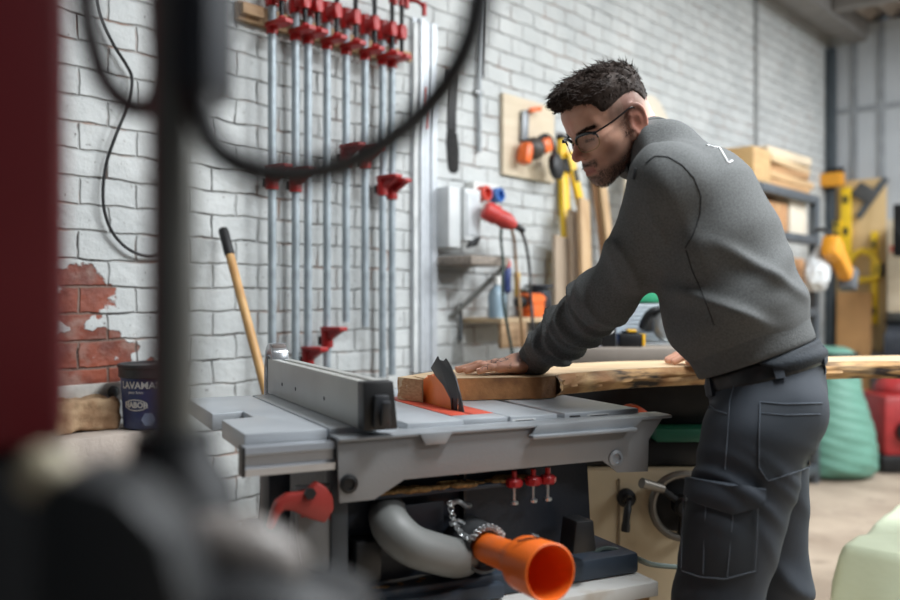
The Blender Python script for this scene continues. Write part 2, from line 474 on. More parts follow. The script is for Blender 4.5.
# ================================================================ THINGS ON THE BRICK WALL
m_galv = mat('galvanised_pipe', (152, 162, 168), .5, .4, .15, 25)
m_red = mat('red_enamel', (158, 26, 26), .4, 0, .15, 20, spec=.5)
m_blackmetal = mat('black_steel', (24, 25, 27), .45, .3, .2, 30)
m_batten = mat('rough_batten_wood', (168, 138, 104), .7, 0, scale=6, rgb2=(136, 106, 76), stretch=(1, 8, 8))
def clamp_parts(root, zb, jaws, handle_turn=0.):
    MB().cyl((0,0,zb), (0,0,2.16), .0135, n=18).build('pipe', m_galv, root)
    h = MB()
    h.box((0, -.022, 2.125), (.034, .085, .040), None, .006)
    h.cyl((0,0,2.095), (0,0,2.165), .021, n=20); h.cyl((0,-.05,2.10), (0,-.05,2.15), .017, n=18)
    h.build('clamp_head', m_red, root)
    s = MB().cyl((0,-.05,2.045), (0,-.05,2.235), .0075, n=12)
    for k in range(16): s.cyl((0,-.05,2.07+k*.0095), (0,-.05,2.0745+k*.0095), .0088, .0088, n=12)
    s.build('screw', m_blackmetal, root)
    c, s_ = math.cos(handle_turn), math.sin(handle_turn)
    g = MB().cyl((0,-.05,2.222), (0,-.05,2.245), .013, n=16)
    g.tube([(0,-.05,2.236), (c*.03,-.05+s_*.03,2.24), (c*.062,-.05+s_*.062,2.232), (c*.085,-.05+s_*.085,2.21)], [.010,.008,.007,.008], 10, 4)
    g.cyl((c*.085,-.05+s_*.085,2.225), (c*.085,-.05+s_*.085,2.18), .009, n=12)
    g.build('crank_handle', m_red, root)
    p = MB().prism([(-.022,.012), (-.024,-.05), (-.016,-.088), (.016,-.088), (.024,-.05), (.022,.012)], (0,0,2.024), (1,0,0), (0,1,0), .016, bev=.003)
    p.cyl((0,-.05,2.03), (0,-.05,2.052), .016, .011, n=16); p.cyl((0,0,2.005), (0,0,2.042), .019, n=18)
    p.build('jaw', m_red, root)
    for z in jaws:
        p = MB()
        p.cyl((0,0,z-.035), (0,0,z+.03), .021, n=20)
        p.prism([(-.022,.012), (-.024,-.045), (-.018,-.085), (.018,-.085), (.024,-.045), (.022,.012)], (0,0,z+.022), (1,0,0), (0,1,0), .014, bev=.003)
        p.prism([(.02,z-.035), (-.045,z+.004), (-.085,z+.024), (.02,z+.024)], (.011,0,0), (0,1,0), (0,0,1), -.022, bev=.003)
        p.build('tail_jaw', m_red, root)
        t = MB().box((0,.020,z-.012), (.040,.008,.03), None, .003)
        t.build('clutch_plate', m_blackmetal, root)
def zpx(px, py, off=.06): return wall_xz(px, py, off)[1]
clamps = [
 (272, zpx(272,515), [zpx(272,178)], -1.2, 'leftmost pipe clamp of the row on the brick wall, the one nearest the broom handle'),
 (295.5, .45, [zpx(295,181)], -1.9, 'second pipe clamp to the right of the broom handle, red jaw level with its neighbours'),
 (308, zpx(308,374), [zpx(308,357)], -1.5, 'pipe clamp with its red tail jaw lowest of all, just above the saw fence'),
 (327, zpx(327,370), [zpx(327,337)], -1.3, 'pipe clamp with low red tail jaw, a little above and right of the lowest one'),
 (346, zpx(346,322), [zpx(346,156)], -1.8, 'shorter pipe clamp with highest tail jaw, left of the two ending above the fence'),
 (365, zpx(365,327), [zpx(365,158)], -1.35, 'shorter pipe clamp ending above the fence, right beside its equally short neighbour'),
 (382.5, zpx(383,377), [zpx(383,186)], -1.7, 'pipe clamp second from the aluminium guide rail, red tail jaw at half height'),
 (392, zpx(392,375), [zpx(392,190)], -1.1, 'rightmost pipe clamp, hanging next to the aluminium guide rail')]
for px, zb, jaws, ht, lab in clamps:
    X = wall_xz(px, 200, .062)[0]
    r = thing('pipe_clamp', lab, 'clamp', (X, WALL_Y-.062, 0), 0, 'pipe clamps hung on the brick wall')
    clamp_parts(r, zb, jaws, ht)
rk = thing('clamp_rack', 'rough wooden rack on the brick wall that the pipe clamps hang from', 'rack', (wall_xz(238,10)[0], WALL_Y, 2.052))
x0 = wall_xz(238,10)[0]; x1 = wall_xz(384,45)[0]
MB().box2((-.02,-.030,-.015), (x1-x0+.02,-.002,.045), .003).build('backing_batten', m_batten, rk)
xs = [wall_xz(px,200,.062)[0]-x0 for px, *_ in clamps]
edges = [-.02]+xs+[x1-x0+.12]
for i in range(len(edges)-1):
    a, b = edges[i]+(.024 if i else 0), edges[i+1]-.024
    if b-a > .012: MB().box2((a,-.055,.0), (b,-.030,.036), .003).build('slot_block', m_batten, rk)

# aluminium guide rail
m_alu = mat('anodised_aluminium', (192, 197, 202), .4, .3, .06, 30)
xa, zt = wall_xz(414, 17, .02); xb, _ = wall_xz(437, 17, .02); zb = wall_xz(425, 372, .02)[1]
gr = thing('guide_rail', 'tall silver aluminium saw guide rail standing against the brick wall', 'guide rail', ((xa+xb)/2, WALL_Y, zb))
w = (xb-xa)/2; hh = zt-zb
prof = [(-w,-.004), (-w,-.016), (-w*.62,-.016), (-w*.60,-.034), (-w*.30,-.034), (-w*.28,-.014), (-w*.12,-.014), (-w*.10,-.024), (.12*w,-.024), (.14*w,-.014), (w*.5,-.014), (w*.52,-.022), (w,-.022), (w,-.004)]
MB().prism(prof, (0,0,0), (1,0,0), (0,1,0), hh).build('rail_extrusion', m_alu, gr, smooth=False)
MB().box2((-w*.10,-.0252,hh-.42), (.10*w,-.0241,hh-.26)).build('rail_sticker', mat('red_sticker', (196, 120, 118), .5), gr)
MB().box2((-w,-.0215,0), (-w*.62,-.0162,hh-.02)).build('glide_strip', mat('pale_glide_strip', (205, 208, 208), .5), gr)

# black loop of cable on a nail
m_cable = mat('black_rubber_cable', (22, 22, 24), .5, 0, .2, 30)
def wp(px, py, off=.02):
    x, z = wall_xz(px, py, off); return (x, WALL_Y-off, z)
cl = MB().tube([wp(92,-30), wp(99,12), wp(112,42), wp(127,66), wp(132,80), wp(128,105,.03), wp(116,135,.03), wp(106,165), wp(103,195), wp(106,217), wp(115,236), wp(130,250), wp(148,256), wp(165,252), wp(178,240), wp(183,222), wp(182,200), wp(175,182,.03), wp(160,168,.04)], .0048, 8, 6)
tag(cl.build('hanging_cable', m_cable), 'thin black cable hanging in an open loop on the brick wall above the bucket', 'cable')

# broom handle
p_top = W(223, 229, 2.70); p_low = W(266, 392, 2.50); dv = (p_low-p_top)
p_bot = p_top+dv*(p_top.z/(-dv.z))
bh = thing('broom', 'broom with light wooden handle and black grip leaning on brick wall', 'broom', p_bot)
up = (p_top-p_bot).normalized(); Lb = (p_top-p_bot).length
m_lw = mat('light_turned_wood', (206, 164, 108), .5, 0, scale=5, rgb2=(186, 140, 86), stretch=(6, 6, 1))
MB().cyl(up*.03, up*(Lb-.07), .0135, n=18).build('handle', m_lw, bh)
MB().lathe(up*(Lb-.095), up, [(.0150,0),(.0158,.01),(.0158,.085),(.014,.094),(.006,.097)], 18).build('grip', mat('black_grip_rubber', (28,28,30), .55), bh)
hd = MB().box((0,0,.085), (.30,.05,.035), Rz(-.3), .008); hd.build('broom_head', m_lw, bh)
br = MB()
for i in range(26):
    for j in (-1,0,1):
        q = Rz(-.3)@Vector((-.14+i*.0112, j*.016, 0)); br.cyl((q.x,q.y,.07), (q.x*1.05,q.y*1.25,.002), .005, .006, n=6)
br.build('bristles', mat('dark_bristle', (40,34,30), .9), bh)

# bucket on the ledge
m_blue = mat('dark_blue_plastic', (40, 60, 108), .45, 0, .1, 8, dirt=((150,140,128), 9, .66, .8))
m_lid = mat('black_lid_plastic', (40, 42, 44), .5)
m_print = mat('white_print', (208, 208, 204), .6, 0, .05)
bp = W(154, 421, 2.40); bp.z = lz
bk = thing('hand_cleaner_tub', 'dark blue plastic tub of hand cleaner on the block ledge', 'tub', bp)
rB, rT, hB = .079, .088, .168
MB().lathe((0,0,0), (0,0,1), [(.0,0),(rB-.006,.0),(rB,.006),(rT,hB),(rT-.004,hB),(rB-.006,.008),(0,.008)], 40).build('tub_body', m_blue, bk)
MB().lathe((0,0,hB-.03), (0,0,1), [(rT-.001,0),(rT+.004,.002),(rT+.004,.024),(rT+.007,.028),(rT+.007,.036),(rT,.038),(rT-.004,.034),(rT-.006,.032),(0,.032)], 40).build('lid', m_lid, bk)
def wrap(vs, fs, ang, zc, m, name):
    out = []
    for v in vs:
        a = ang+v.x/.084; zz = zc+v.y; r = rB+(rT-rB)*zz/hB+.0012+max(0, v.z)*.6
        out.append((r*math.cos(a), r*math.sin(a), zz))
    return MB().add(out, fs).build(name, m, bk, smooth=False)
toC = math.atan2(-bp.y, -bp.x)
wrap(*text_mesh('LAVAMANI', .026, .0006, .0006), toC-.38, .120, m_print, 'tub_lettering')
wrap(*text_mesh('pasta fluida', .010), toC-.58, .102, m_print, 'tub_lettering')
def oval(rx, rz, n=28):
    return [Vector((rx*math.cos(2*math.pi*i/n), rz*math.sin(2*math.pi*i/n), 0)) for i in range(n)], [list(range(n))]
def oval_ring(rx, rz, t, n=28):
    vs = oval(rx, rz, n)[0]+oval(rx-t, rz-t, n)[0]
    return vs, [[i, (i+1) % n, n+(i+1) % n, n+i] for i in range(n)]
wrap(*oval_ring(.036, .0155, .003), toC-.60, .068, m_print, 'oval_badge')
wrap(*text_mesh('NABOR', .021, .0006, .0009), toC-.60, .068, m_print, 'badge_lettering')
vs, fs = oval(.020, .020, 6); wrap(vs, fs, toC-.16, .030, mat('pale_blue_print', (132,148,178), .6), 'hexagon_badge')
# plaster bracket with a bolt at the foot of the bare brick
sc = thing('strap_bracket', 'white painted strap with a round bolt head below the bare bricks', 'bracket', (wall_xz(88,392)[0], WALL_Y, wall_xz(88,393)[1]))
MB().prism([(-.28,-.026),(.085,-.026),(.105,-.016),(.108,.004),(.10,.02),(.085,.026),(-.28,.026)], (0,-.022,0), (1,0,0), (0,0,1), -.020, bev=.004).build('strap', mat('white_flaking_paint', (205,202,196), .6, 0, .1, 14, .3, 40), sc)
bo = MB().lathe((.062,-.022,0), (0,-1,0), [(.017,0),(.017,.003),(.011,.004),(.011,.010),(.008,.012),(0,.012)], 20); bo.build('bolt', mat('dull_zinc', (120,122,118), .45, .6), sc)

# rough tan block on the ledge under the strap
o = MB(); bm = bmesh.new(); bmesh.ops.create_grid(bm, x_segments=40, y_segments=14, size=1); bm.free()
x0_, _ = wall_xz(40, 412, .12); x1_, _ = wall_xz(120, 412, .12); zt_ = wall_xz(100, 399, .12)[1]
v_, q_ = sdf_mesh(lambda P: smax(np.abs(P[:,0])-(x1_-x0_)/2, smax(np.abs(P[:,1])-.055, np.abs(P[:,2]-(zt_-lz)/2)-(zt_-lz)/2, .012), .012)+.004*wav(P,60,61)+.003*wav(P,150,62), (-.30,-.09,-.01), (.30,.09,zt_-lz+.03), .006)
v_[:,2] = np.maximum(v_[:,2], .0005)
rb = np_object('rough_block', v_, q_, mat('tan_rough_mortar', (178,150,118), .9, 0, scale=18, rgb2=(136,104,76), bump=.4, bscale=60))
rb.location = ((x0_+x1_)/2, WALL_Y-.066, lz); tag(rb, 'rough tan block on the ledge left of the blue tub, under the white strap', 'block')
# black brush hanging, conduit, cable
bx, bz = wall_xz(455, 122, .02)
wb = thing('hanging_brush', 'narrow black brush hanging on the brick wall right of the guide rail', 'brush', (bx, WALL_Y-.002, zpx(457,173,.02)))
hz = zpx(453,70,.02)-zpx(457,173,.02)
MB().prism([(-.028,.17),(.028,.17),(.03,hz-.01),(.026,hz),(-.026,hz),(-.03,hz-.01)], (0,-.004,0), (1,0,0), (0,0,1), -.03, bev=.005).build('handle', mat('black_plastic', (26,27,29), .45), wb)
MB().prism([(-.022,.02),(-.008,.0),(.028,.0),(.044,.02),(.046,.10),(.032,.17),(-.028,.17),(-.034,.12)], (0,-.004,0), (1,0,0), (0,0,1), -.05, bev=.006).build('brush_head', mat('black_bristle', (34,34,34), .9, 0, .3, 90, .6, 120), wb)
cx = wall_xz(480, 60, .02)[0]; zc = zpx(480,152,.02)
cd = thing('conduit_pipe', 'grey conduit pipe running up the brick wall above the socket box', 'conduit', (cx, WALL_Y, zc))
m_cond = mat('grey_conduit', (160,166,170), .5)
MB().cyl((0,-.017,0), (0,-.017,ROOF_Z-zc-.16), .010, n=16).build('pipe', m_cond, cd)
for z in (.25, .95, 1.5): MB().box((0,-.012,z), (.05,.022,.02), None, .003).build('saddle_clip', mat('zinc_clip', (150,152,152), .4, .5), cd)
MB().cyl((.03,-.012,.32), (.03,-.012,ROOF_Z-zc-.16), .006, n=8).build('lead', m_cable, cd)

# electrical boxes
m_ebox = mat('pale_grey_enclosure', (200,204,205), .45, 0, .05)
def wbox(a, b, c=.0): return a
xL, zT = wall_xz(448, 186, .08); xR, zB = wall_xz(460.5, 248, .08); xR2 = wall_xz(477, 200, .08)[0]
eb = thing('fuse_box', 'pale grey twin electrical enclosure on the brick wall', 'fuse box', ((xL+xR2)/2, WALL_Y, zB))
MB().box2((xL-(xL+xR2)/2,-.085,0), (xR-(xL+xR2)/2-.003,-.002,zT-zB), .006).build('enclosure', m_ebox, eb)
MB().box2((xR-(xL+xR2)/2+.003,-.10,.03), (xR2-(xL+xR2)/2,-.002,zT-zB), .006).build('enclosure', m_ebox, eb)
MB().box2((xR-(xL+xR2)/2+.012,-.106,.05), (xR2-(xL+xR2)/2-.010,-.098,zT-zB-.02), .003).build('cover', mat('enclosure_cover', (186,191,194), .4), eb)
MB().prism([(0,0),(.06,.012),(.085,.05),(.05,.045),(.02,.03)], (.005,-.104,.0), (1,0,0), (0,0,1), -.015, bev=.003).build('black_lever', m_blackmetal, eb)
xs, zs = wall_xz(487, 196, .05)
so = thing('socket_outlet', 'white socket panel with one red and one blue round outlet', 'socket', (xs, WALL_Y, zs-.045))
MB().box2((-.085,-.05,-.01), (.085,-.002,.10), .006).build('back_plate', mat('white_plastic', (208,208,204), .4), so)
for dx, c, nm in ((-.042,(206,72,58),'red_outlet'), (.045,(60,108,176),'blue_outlet')):
    MB().lathe((dx,-.05,.05), (0,-1,0), [(.032,0),(.032,.035),(.028,.04),(.022,.04),(.020,.018),(0,.018)], 24).build(nm, mat(nm, c, .4), so)
# red plug with its cables
pa = Vector(wp(486, 210, .14)); pb = Vector(wp(510, 223, .20))
pl = thing('industrial_plug', 'red industrial plug with cables hanging under the socket panel', 'plug', pa)
ax = (pb-pa); Lp = ax.length
MB().lathe((0,0,0), ax, [(.030,-.01),(.038,0),(.040,.05),(.034,.055),(.036,.09),(.030,Lp),(.020,Lp+.02),(.012,Lp+.03),(0,Lp+.03)], 24).build('plug_body', mat('red_plug_plastic', (190,62,58), .4), pl)
MB().lathe(ax.normalized()*(Lp+.02), ax, [(.013,0),(.015,.01),(.011,.04),(.008,.05),(0,.05)], 16).build('strain_relief', m_blackmetal, pl)
def rel(ps, o): return [Vector(p)-o for p in ps]
MB().tube(rel([wp(514,226,.2), wp(522,233,.18), wp(527,250,.12), wp(530,275,.08), wp(530,290,.22), wp(533,330,.28), wp(536,420,.26)], pa), .007, 8, 6).build('power_lead', m_cable, pl)
MB().tube(rel([wp(510,224,.17), wp(514,240,.12), wp(516,265,.09), wp(518,285,.22), wp(521,320,.27), wp(524,372,.26)], pa), .007, 8, 6).build('power_lead', mat('brown_cable', (128,96,60), .6), pl)
MB().tube(rel([wp(502,222,.12), wp(501,240,.09), wp(503,262,.24), wp(503,300,.26), wp(510,340,.27), wp(516,375,.26)], pa), .006, 8, 6).build('power_lead', mat('green_black_cable', (40,58,54), .6), pl)
# bracket shelf under the box
xs0, zs0 = wall_xz(452, 256, .1); xs1 = wall_xz(490, 256, .1)[0]
bs = thing('bracket_shelf', 'small speckled stone-grey shelf on a diagonal strut below the fuse box', 'shelf', ((xs0+xs1)/2, WALL_Y, zs0))
MB().box2((xs0-(xs0+xs1)/2,-.20,-.035), (xs1-(xs0+xs1)/2,-.002,0), .004).build('shelf_board', mat('speckled_board', (138,128,118), .8, 0, .45, 120, .3, 90), bs)
MB().tube([(.12,-.18,-.035), (.0,-.05,-.20), (-.02,-.01,-.24)], .011, 8, 3).build('strut', mat('strut_steel', (130,130,126), .5, .4), bs)
# hanging small tool below
hx, hz0 = wall_xz(461, 365, .02); hz1 = wall_xz(463, 303, .02)[1]
ht = thing('wire_brush', 'grey brush with thin handle hanging low on the wall under the bracket shelf', 'brush', (hx, WALL_Y, hz0))
MB().cyl((0,-.018,.10), (0,-.018,hz1-hz0), .009, .008, n=12).build('handle', mat('dark_grey_handle', (92,96,98), .5), ht)
MB().prism([(-.035,.0),(.04,.0),(.036,.09),(.014,.12),(-.012,.12),(-.03,.09)], (0,-.004,0), (1,0,0), (0,0,1), -.028, bev=.005).build('brush_block', mat('grey_fibre', (142,144,142), .8, 0, .2, 60), ht)

# tool ledge on the wall
m_ply = mat('birch_plywood', (196,172,138), .6, 0, scale=3, rgb2=(180,154,120), stretch=(1,1,9))
tx0, tz0 = wall_xz(488, 318, .15); tx1, tz1 = wall_xz(553, 312, .15)
tl = thing('tool_ledge', 'plain wooden tool ledge fixed low on the wall behind the outstretched arm', 'shelf', ((tx0+tx1)/2, WALL_Y, tz0)); tc = (tx0+tx1)/2
MB().box2((tx0-tc,-.22,-.02), (tx1-tc,-.002,0), .003).build('ledge_board', m_ply, tl)
MB().box2((tx0-tc,-.22,-.12), (tx0-tc+.17,-.20,-.02), .003).build('apron_board', m_batten, tl)
def on_ledge(px, off=.13): return Vector((wall_xz(px, 315, off)[0], WALL_Y-off, tz0))
o = on_ledge(507); t = thing('screwdriver', 'upright screwdriver with red and blue handle on the tool ledge', 'screwdriver', o)
MB().lathe((0,0,.10), (0,0,1), [(.010,0),(.018,.01),(.016,.05),(.019,.10),(.012,.115),(0,.118)], 16).build('grip', mat('blue_grip', (52,66,116), .4), t)
MB().lathe((0,0,.205), (0,0,1), [(.015,0),(.017,.012),(.014,.03),(.006,.04),(0,.041)], 16).build('pommel', mat('red_pommel', (186,52,44), .4), t)
MB().cyl((0,0,.0), (0,0,.11), .005, n=10).build('blade', m_galv, t)
o = on_ledge(497, .17); t = thing('spray_bottle', 'pale blue bottle standing left of the screwdriver on the tool ledge', 'bottle', o)
MB().lathe((0,0,0), (0,0,1), [(.034,0),(.036,.01),(.036,.09),(.026,.115),(.014,.125),(.014,.135),(0,.135)], 20).build('bottle_body', mat('pale_blue_plastic', (150,172,186), .35), t)
MB().lathe((0,0,.133), (0,0,1), [(.017,0),(.017,.03),(.013,.034),(0,.034)], 16).build('cap', mat('white_cap', (214,214,210), .4), t)
o = on_ledge(517, .10); t = thing('chisel', 'yellow handled chisel standing between the screwdriver and the orange drill', 'chisel', o)
MB().lathe((0,0,.08), (0,0,1), [(.009,0),(.014,.01),(.012,.06),(.015,.10),(.010,.112),(0,.113)], 14).build('handle', mat('yellow_handle', (196,160,60), .4), t)
MB().box((0,0,.045), (.016,.005,.09)).build('blade', m_galv, t)
o = on_ledge(531, .17); t = thing('cordless_drill', 'orange cordless drill lying on the tool ledge', 'drill', o, .25)
m_or = mat('orange_tool_plastic', (226,104,36), .4, 0, .08)
d = MB().cyl((-.10,0,.065), (.09,0,.065), .036, n=20); d.box((.03,0,.03), (.16,.07,.06), None, .012); d.build('drill_body', m_or, t)
MB().lathe((-.10,0,.065), (-1,0,0), [(.026,0),(.026,.03),(.012,.05),(0,.05)], 16).build('chuck', m_blackmetal, t)
MB().box((.085,0,.04), (.05,.072,.08), None, .01).build('battery', m_blackmetal, t)
o = on_ledge(539, .085); t = thing('wire_reel', 'black reel of wire standing behind the orange drill', 'reel', o)
MB().lathe((0,0,.005), (0,0,1), [(.065,0),(.065,.012),(.04,.014),(.04,.12),(.065,.122),(.065,.134),(0,.134)], 28).build('reel_body', mat('dark_reel', (34,40,50), .5), t)
MB().lathe((0,0,.02), (0,0,1), [(.05,0),(.055,.02),(.055,.08),(.05,.098)], 24).build('wire', mat('black_wire', (26,30,40), .6), t)
# plywood board with a cordless jigsaw hanging
pbx0, pbz0 = wall_xz(505, 174, .03); pbx1, pbz1 = wall_xz(556, 107, .03)
pb_ = thing('tool_board', 'square plywood board on the brick wall behind the tools left of the head', 'board', ((pbx0+pbx1)/2, WALL_Y, pbz0)); pc = (pbx0+pbx1)/2
MB().box2((pbx0-pc,-.022,0), (pbx1-pc,-.002,pbz1-pbz0), .003).build('plywood', mat('pale_plywood', (212,198,174), .6, 0, scale=3, rgb2=(200,184,158), stretch=(1,1,6)), pb_)
def wv(px, py, off): return Vector(wp(px, py, off))
o = wv(538, 156, .07); t = thing('hanging_sander', 'orange and black hand sander hanging on the plywood board', 'sander', o)
MB().sphere((-.03,0,.03), (.06,.045,.05)).build('motor_housing', mat('dark_housing', (66,58,52), .5), t)
MB().box((-.095,0,.0), (.055,.06,.10), Ry(.3), .02).build('orange_handle', m_or, t)
MB().box((.035,-.01,.05), (.07,.06,.07), Ry(-.4), .02).build('orange_cover', m_or, t)
MB().lathe((.085,-.02,-.04), (.25,-1,.1), [(.055,0),(.060,.008),(.060,.03),(.045,.04),(.02,.044),(0,.044)], 28).build('sanding_disc', mat('black_disc', (32,33,36), .5), t)
MB().tube([(-.02,0,.06), (.02,-.02,.09), (.07,-.02,.08), (.10,-.02,.02)], .012, 10, 5).build('hose_cable', m_cable, t)
o = wv(527, 120, .05); t = thing('utility_knife', 'grey knife with an orange tip hanging at the top of the plywood board', 'knife', o)
MB().prism([(-.025,-.09),(.02,-.09),(.03,.03),(.012,.05),(-.018,.04)], (0,.006,0), (1,0,0), (0,0,1), -.022, bev=.004).build('body', mat('grey_tool', (136,140,144), .4, .3), t)
MB().box((.055,-.005,.055), (.085,.018,.022), Ry(-.25), .005).build('orange_grip', m_or, t)

# spirit levels and timber leaning against the wall
m_yel = mat('yellow_level_paint', (228,186,30), .4, 0, .06)
def leaner(name, label, cat, pxT, pyT, pxB, pyB, offT, offB, wdt, thk, m, group=None, grain=None):
    zT = wv(pxT, pyT, .1).z; zB = wv(pxB, pyB, .1).z
    a = wv(pxT, pyT, offT+.09*(1.7-zT)); b = wv(pxB, pyB, offT+.09*(1.7-zB))
    d = (a-b); Ln = d.length; d.normalize()
    b0 = b-d*(b.z/d.z); Ln = (a-b0).length                  # carry it down to the floor
    o = MB()
    ex = Vector((d.z, 0, -d.x)).normalized(); ey = d.cross(ex).normalized()
    o.prism([(-wdt/2,-thk/2),(wdt/2,-thk/2),(wdt/2,thk/2),(-wdt/2,thk/2)], d*.004, ex, ey, Ln, bev=.002)
    return o, b0, d, ex, ey, Ln
def lean_mesh(name, label, cat, *a, group=None):
    o, b0, *_ = leaner(name, label, cat, *a); m = a[-1]
    ob = o.build(name, m, loc=b0); tag(ob, label, cat, group); return ob
def lean_level(label, *a):
    o, b0, d, ex, ey, Ln = leaner('x', 'x', 'x', *a)
    t = thing('spirit_level', label, 'spirit level', b0, 0, 'spirit levels leaning on the brick wall')
    o.build('level_body', m_yel, t)
    for f in (.5, .93):
        c = d*(Ln*f); v = MB()
        v.prism([(-.02,-.028),(.02,-.028),(.02,.028),(-.02,.028)], c-d*.03, ex, ey, .06); v.build('vial_window', m_blackmetal, t)
    e = MB(); e.prism([(-.034,-.02),(.034,-.02),(.034,.02),(-.034,.02)], d*(Ln-.01), ex, ey, .02); e.build('end_cap', m_blackmetal, t)
lean_level('yellow spirit level standing upright beside the plywood board, left of the pair', 562, 138, 568, 290, 0.028, .12, .055, .025, m_yel)
a, b = wv(569, 152, .045), wv(582, 212, .060); d = (a-b); Ln = d.length; d.normalize(); ex = Vector((d.z,0,-d.x)).normalized(); ey = d.cross(ex).normalized()
t = thing('spirit_level', 'shorter yellow spirit level hanging aslant, right of the pair next to the face', 'spirit level', b, 0, 'spirit levels leaning on the brick wall')
MB().prism([(-.024,-.011),(.024,-.011),(.024,.011),(-.024,.011)], (0,0,0), ex, ey, Ln, bev=.002).build('level_body', m_yel, t)
MB().prism([(-.026,-.013),(.026,-.013),(.026,.013),(-.026,.013)], d*-.055, ex, ey, .055, bev=.003).build('end_cap', m_blackmetal, t)
MB().prism([(-.018,-.013),(.018,-.013),(.018,.013),(-.018,.013)], d*(Ln*.5), ex, ey, .06).build('vial_window', m_blackmetal, t)
m_t1 = mat('pale_offcut_timber', (190,160,122), .65, 0, scale=6, rgb2=(168,136,98), stretch=(8,8,.8))
m_t2 = mat('brown_offcut_timber', (150,112,78), .65, 0, scale=6, rgb2=(126,92,62), stretch=(8,8,.8))
m_t3 = mat('grey_offcut_timber', (168,150,130), .7, 0, scale=6, rgb2=(150,132,112), stretch=(8,8,.8))
G = 'timber offcuts leaning on the brick wall'
lean_mesh('timber_offcut', 'wide pale brown plank low on the wall, left edge of the timber offcuts', 'timber', 562, 238, 562, 300, 0.060, .12, .13, .02, m_t3, group=G)
lean_mesh('timber_offcut', 'grey brown plank just right of the widest low plank among the offcuts', 'timber', 574, 212, 576, 300, 0.088, .14, .085, .02, m_t3, group=G)
lean_mesh('timber_offcut', 'pale plank standing in front of the tilted spirit level', 'timber', 583, 200, 586, 300, 0.145, .2, .08, .022, m_t1, group=G)
lean_mesh('timber_offcut', 'dark brown lath leaning right behind the chin, tallest of the offcuts', 'timber', 590, 140, 606, 270, 0.030, .10, .05, .02, m_t2, group=G)
lean_mesh('timber_offcut', 'pale lath leaning steeply under the chin beside the dark brown lath', 'timber', 600, 165, 612, 270, 0.060, .12, .055, .02, m_t1, group=G)
lean_mesh('timber_offcut', 'broad cream board behind the neck, rightmost of the leaning offcuts', 'timber', 632, 150, 634, 280, 0.095, .12, .16, .018, mat('cream_board', (206,194,172), .6, 0, scale=4, rgb2=(192,178,154), stretch=(6,6,1)), group=G)
# cream sheet with a rounded corner behind the head
o = MB(); px0, pz0 = wall_xz(650, 290, .12); pz1 = wall_xz(660, 96, .04)[1]; pwid = wall_xz(683, 200, .06)[0]-px0
poly = [(0,0),(pwid,0),(pwid,(pz1)*.80)]+[(pwid*(1-.55*(1-math.cos(a))), pz1*(.80+.20*math.sin(a))) for a in np.linspace(.2,1.57,8)]+[(0,pz1*.985)]
ob = o.prism(poly, (0,0,0), (1,0,0), Vector((0,.045,1)).normalized(), -.012).build('curved_panel', mat('cream_panel', (214,204,186), .55, 0, .05, 4), loc=(px0, WALL_Y-.115, .003))
tag(ob, 'cream sheet with a rounded top corner leaning on the wall behind the head', 'panel')
# ================================================================ TABLE SAW
SAW_Z = .93
sawA = CAMROT + math.radians(90-64.5)
so_ = c2w(-.338, 1.437, 0)
ts = thing('table_saw', 'grey bench table saw with raised orange blade and rip fence', 'table saw', (so_.x, so_.y, 0), sawA)
m_top = mat('cast_aluminium_table', (172,178,184), .42, .3, scale=4, rgb2=(190,195,200), bump=.05, bscale=200, dirt=((176,160,136), 5, .68, .86))
m_side = mat('aluminium_edge', (158,163,168), .45, .35, .08)
m_plate = mat('grey_steel_plate', (138,140,142), .5, .25, scale=3, rgb2=(150,152,154), bump=.05, bscale=150)
m_body = mat('dark_blue_housing', (32,40,52), .5, 0, scale=5, rgb2=(42,50,62), bump=.1, bscale=90, dirt=((120,108,90), 4, .68, .95))
m_dark = mat('black_saw_plastic', (24,25,27), .42, 0, .2, 15)
m_sdust = mat('sawdust', (164,126,76), .95, 0, .35, 140, .8, 160)
T = .030; z0 = SAW_Z-T
def slab(poly, zt, th, name, m, bev=.003): 
    return MB().prism(poly, (0,0,zt-th), (1,0,0), (0,1,0), th, bev=bev).build(name, m, ts)
# left extension table with the finger notch
slab([(0,0),(.142,0),(.142,.58),(0,.58),(0,.285),(.062,.30),(.062,.205),(0,.19)], SAW_Z, .034, 'extension_table', m_top)
# main table in strips between the slots
slab([(.146,0),(.268,0),(.268,.585),(.146,.585)], SAW_Z, T, 'table_top', m_top)
slab([(.290,-.0),(.404,-.0),(.404,.585),(.290,.585)], SAW_Z, T, 'table_top', m_top)
slab([(.500,0),(.606,0),(.606,.585),(.500,.585)], SAW_Z, T, 'table_top', m_top)
slab([(.622,0),(.800,0),(.800,.585),(.622,.585)], SAW_Z, T, 'table_top', m_top)
MB().box2((.258,.0,SAW_Z-T-.002),(.300,.585,SAW_Z-.012)).box2((.600,.0,SAW_Z-T-.002),(.628,.585,SAW_Z-.010)).build('mitre_slot', m_side, ts)
slab([(.405,.005),(.499,.005),(.499,.06),(.405,.06)], SAW_Z, T, 'table_top', m_top)
slab([(.405,.405),(.499,.405),(.499,.585),(.405,.585)], SAW_Z, T, 'table_top', m_top)
m_ins = mat('red_table_insert', (208,84,62), .5, 0, .08, 12, dirt=((210,180,150), 6, .6, .8))
MB().box2((.406,.061,SAW_Z-.02),(.447,.404,SAW_Z+.0005), .002).box2((.453,.061,SAW_Z-.02),(.498,.404,SAW_Z+.0005), .002).box2((.445,.30,SAW_Z-.02),(.455,.404,SAW_Z+.0003)).build('table_insert', m_ins, ts)
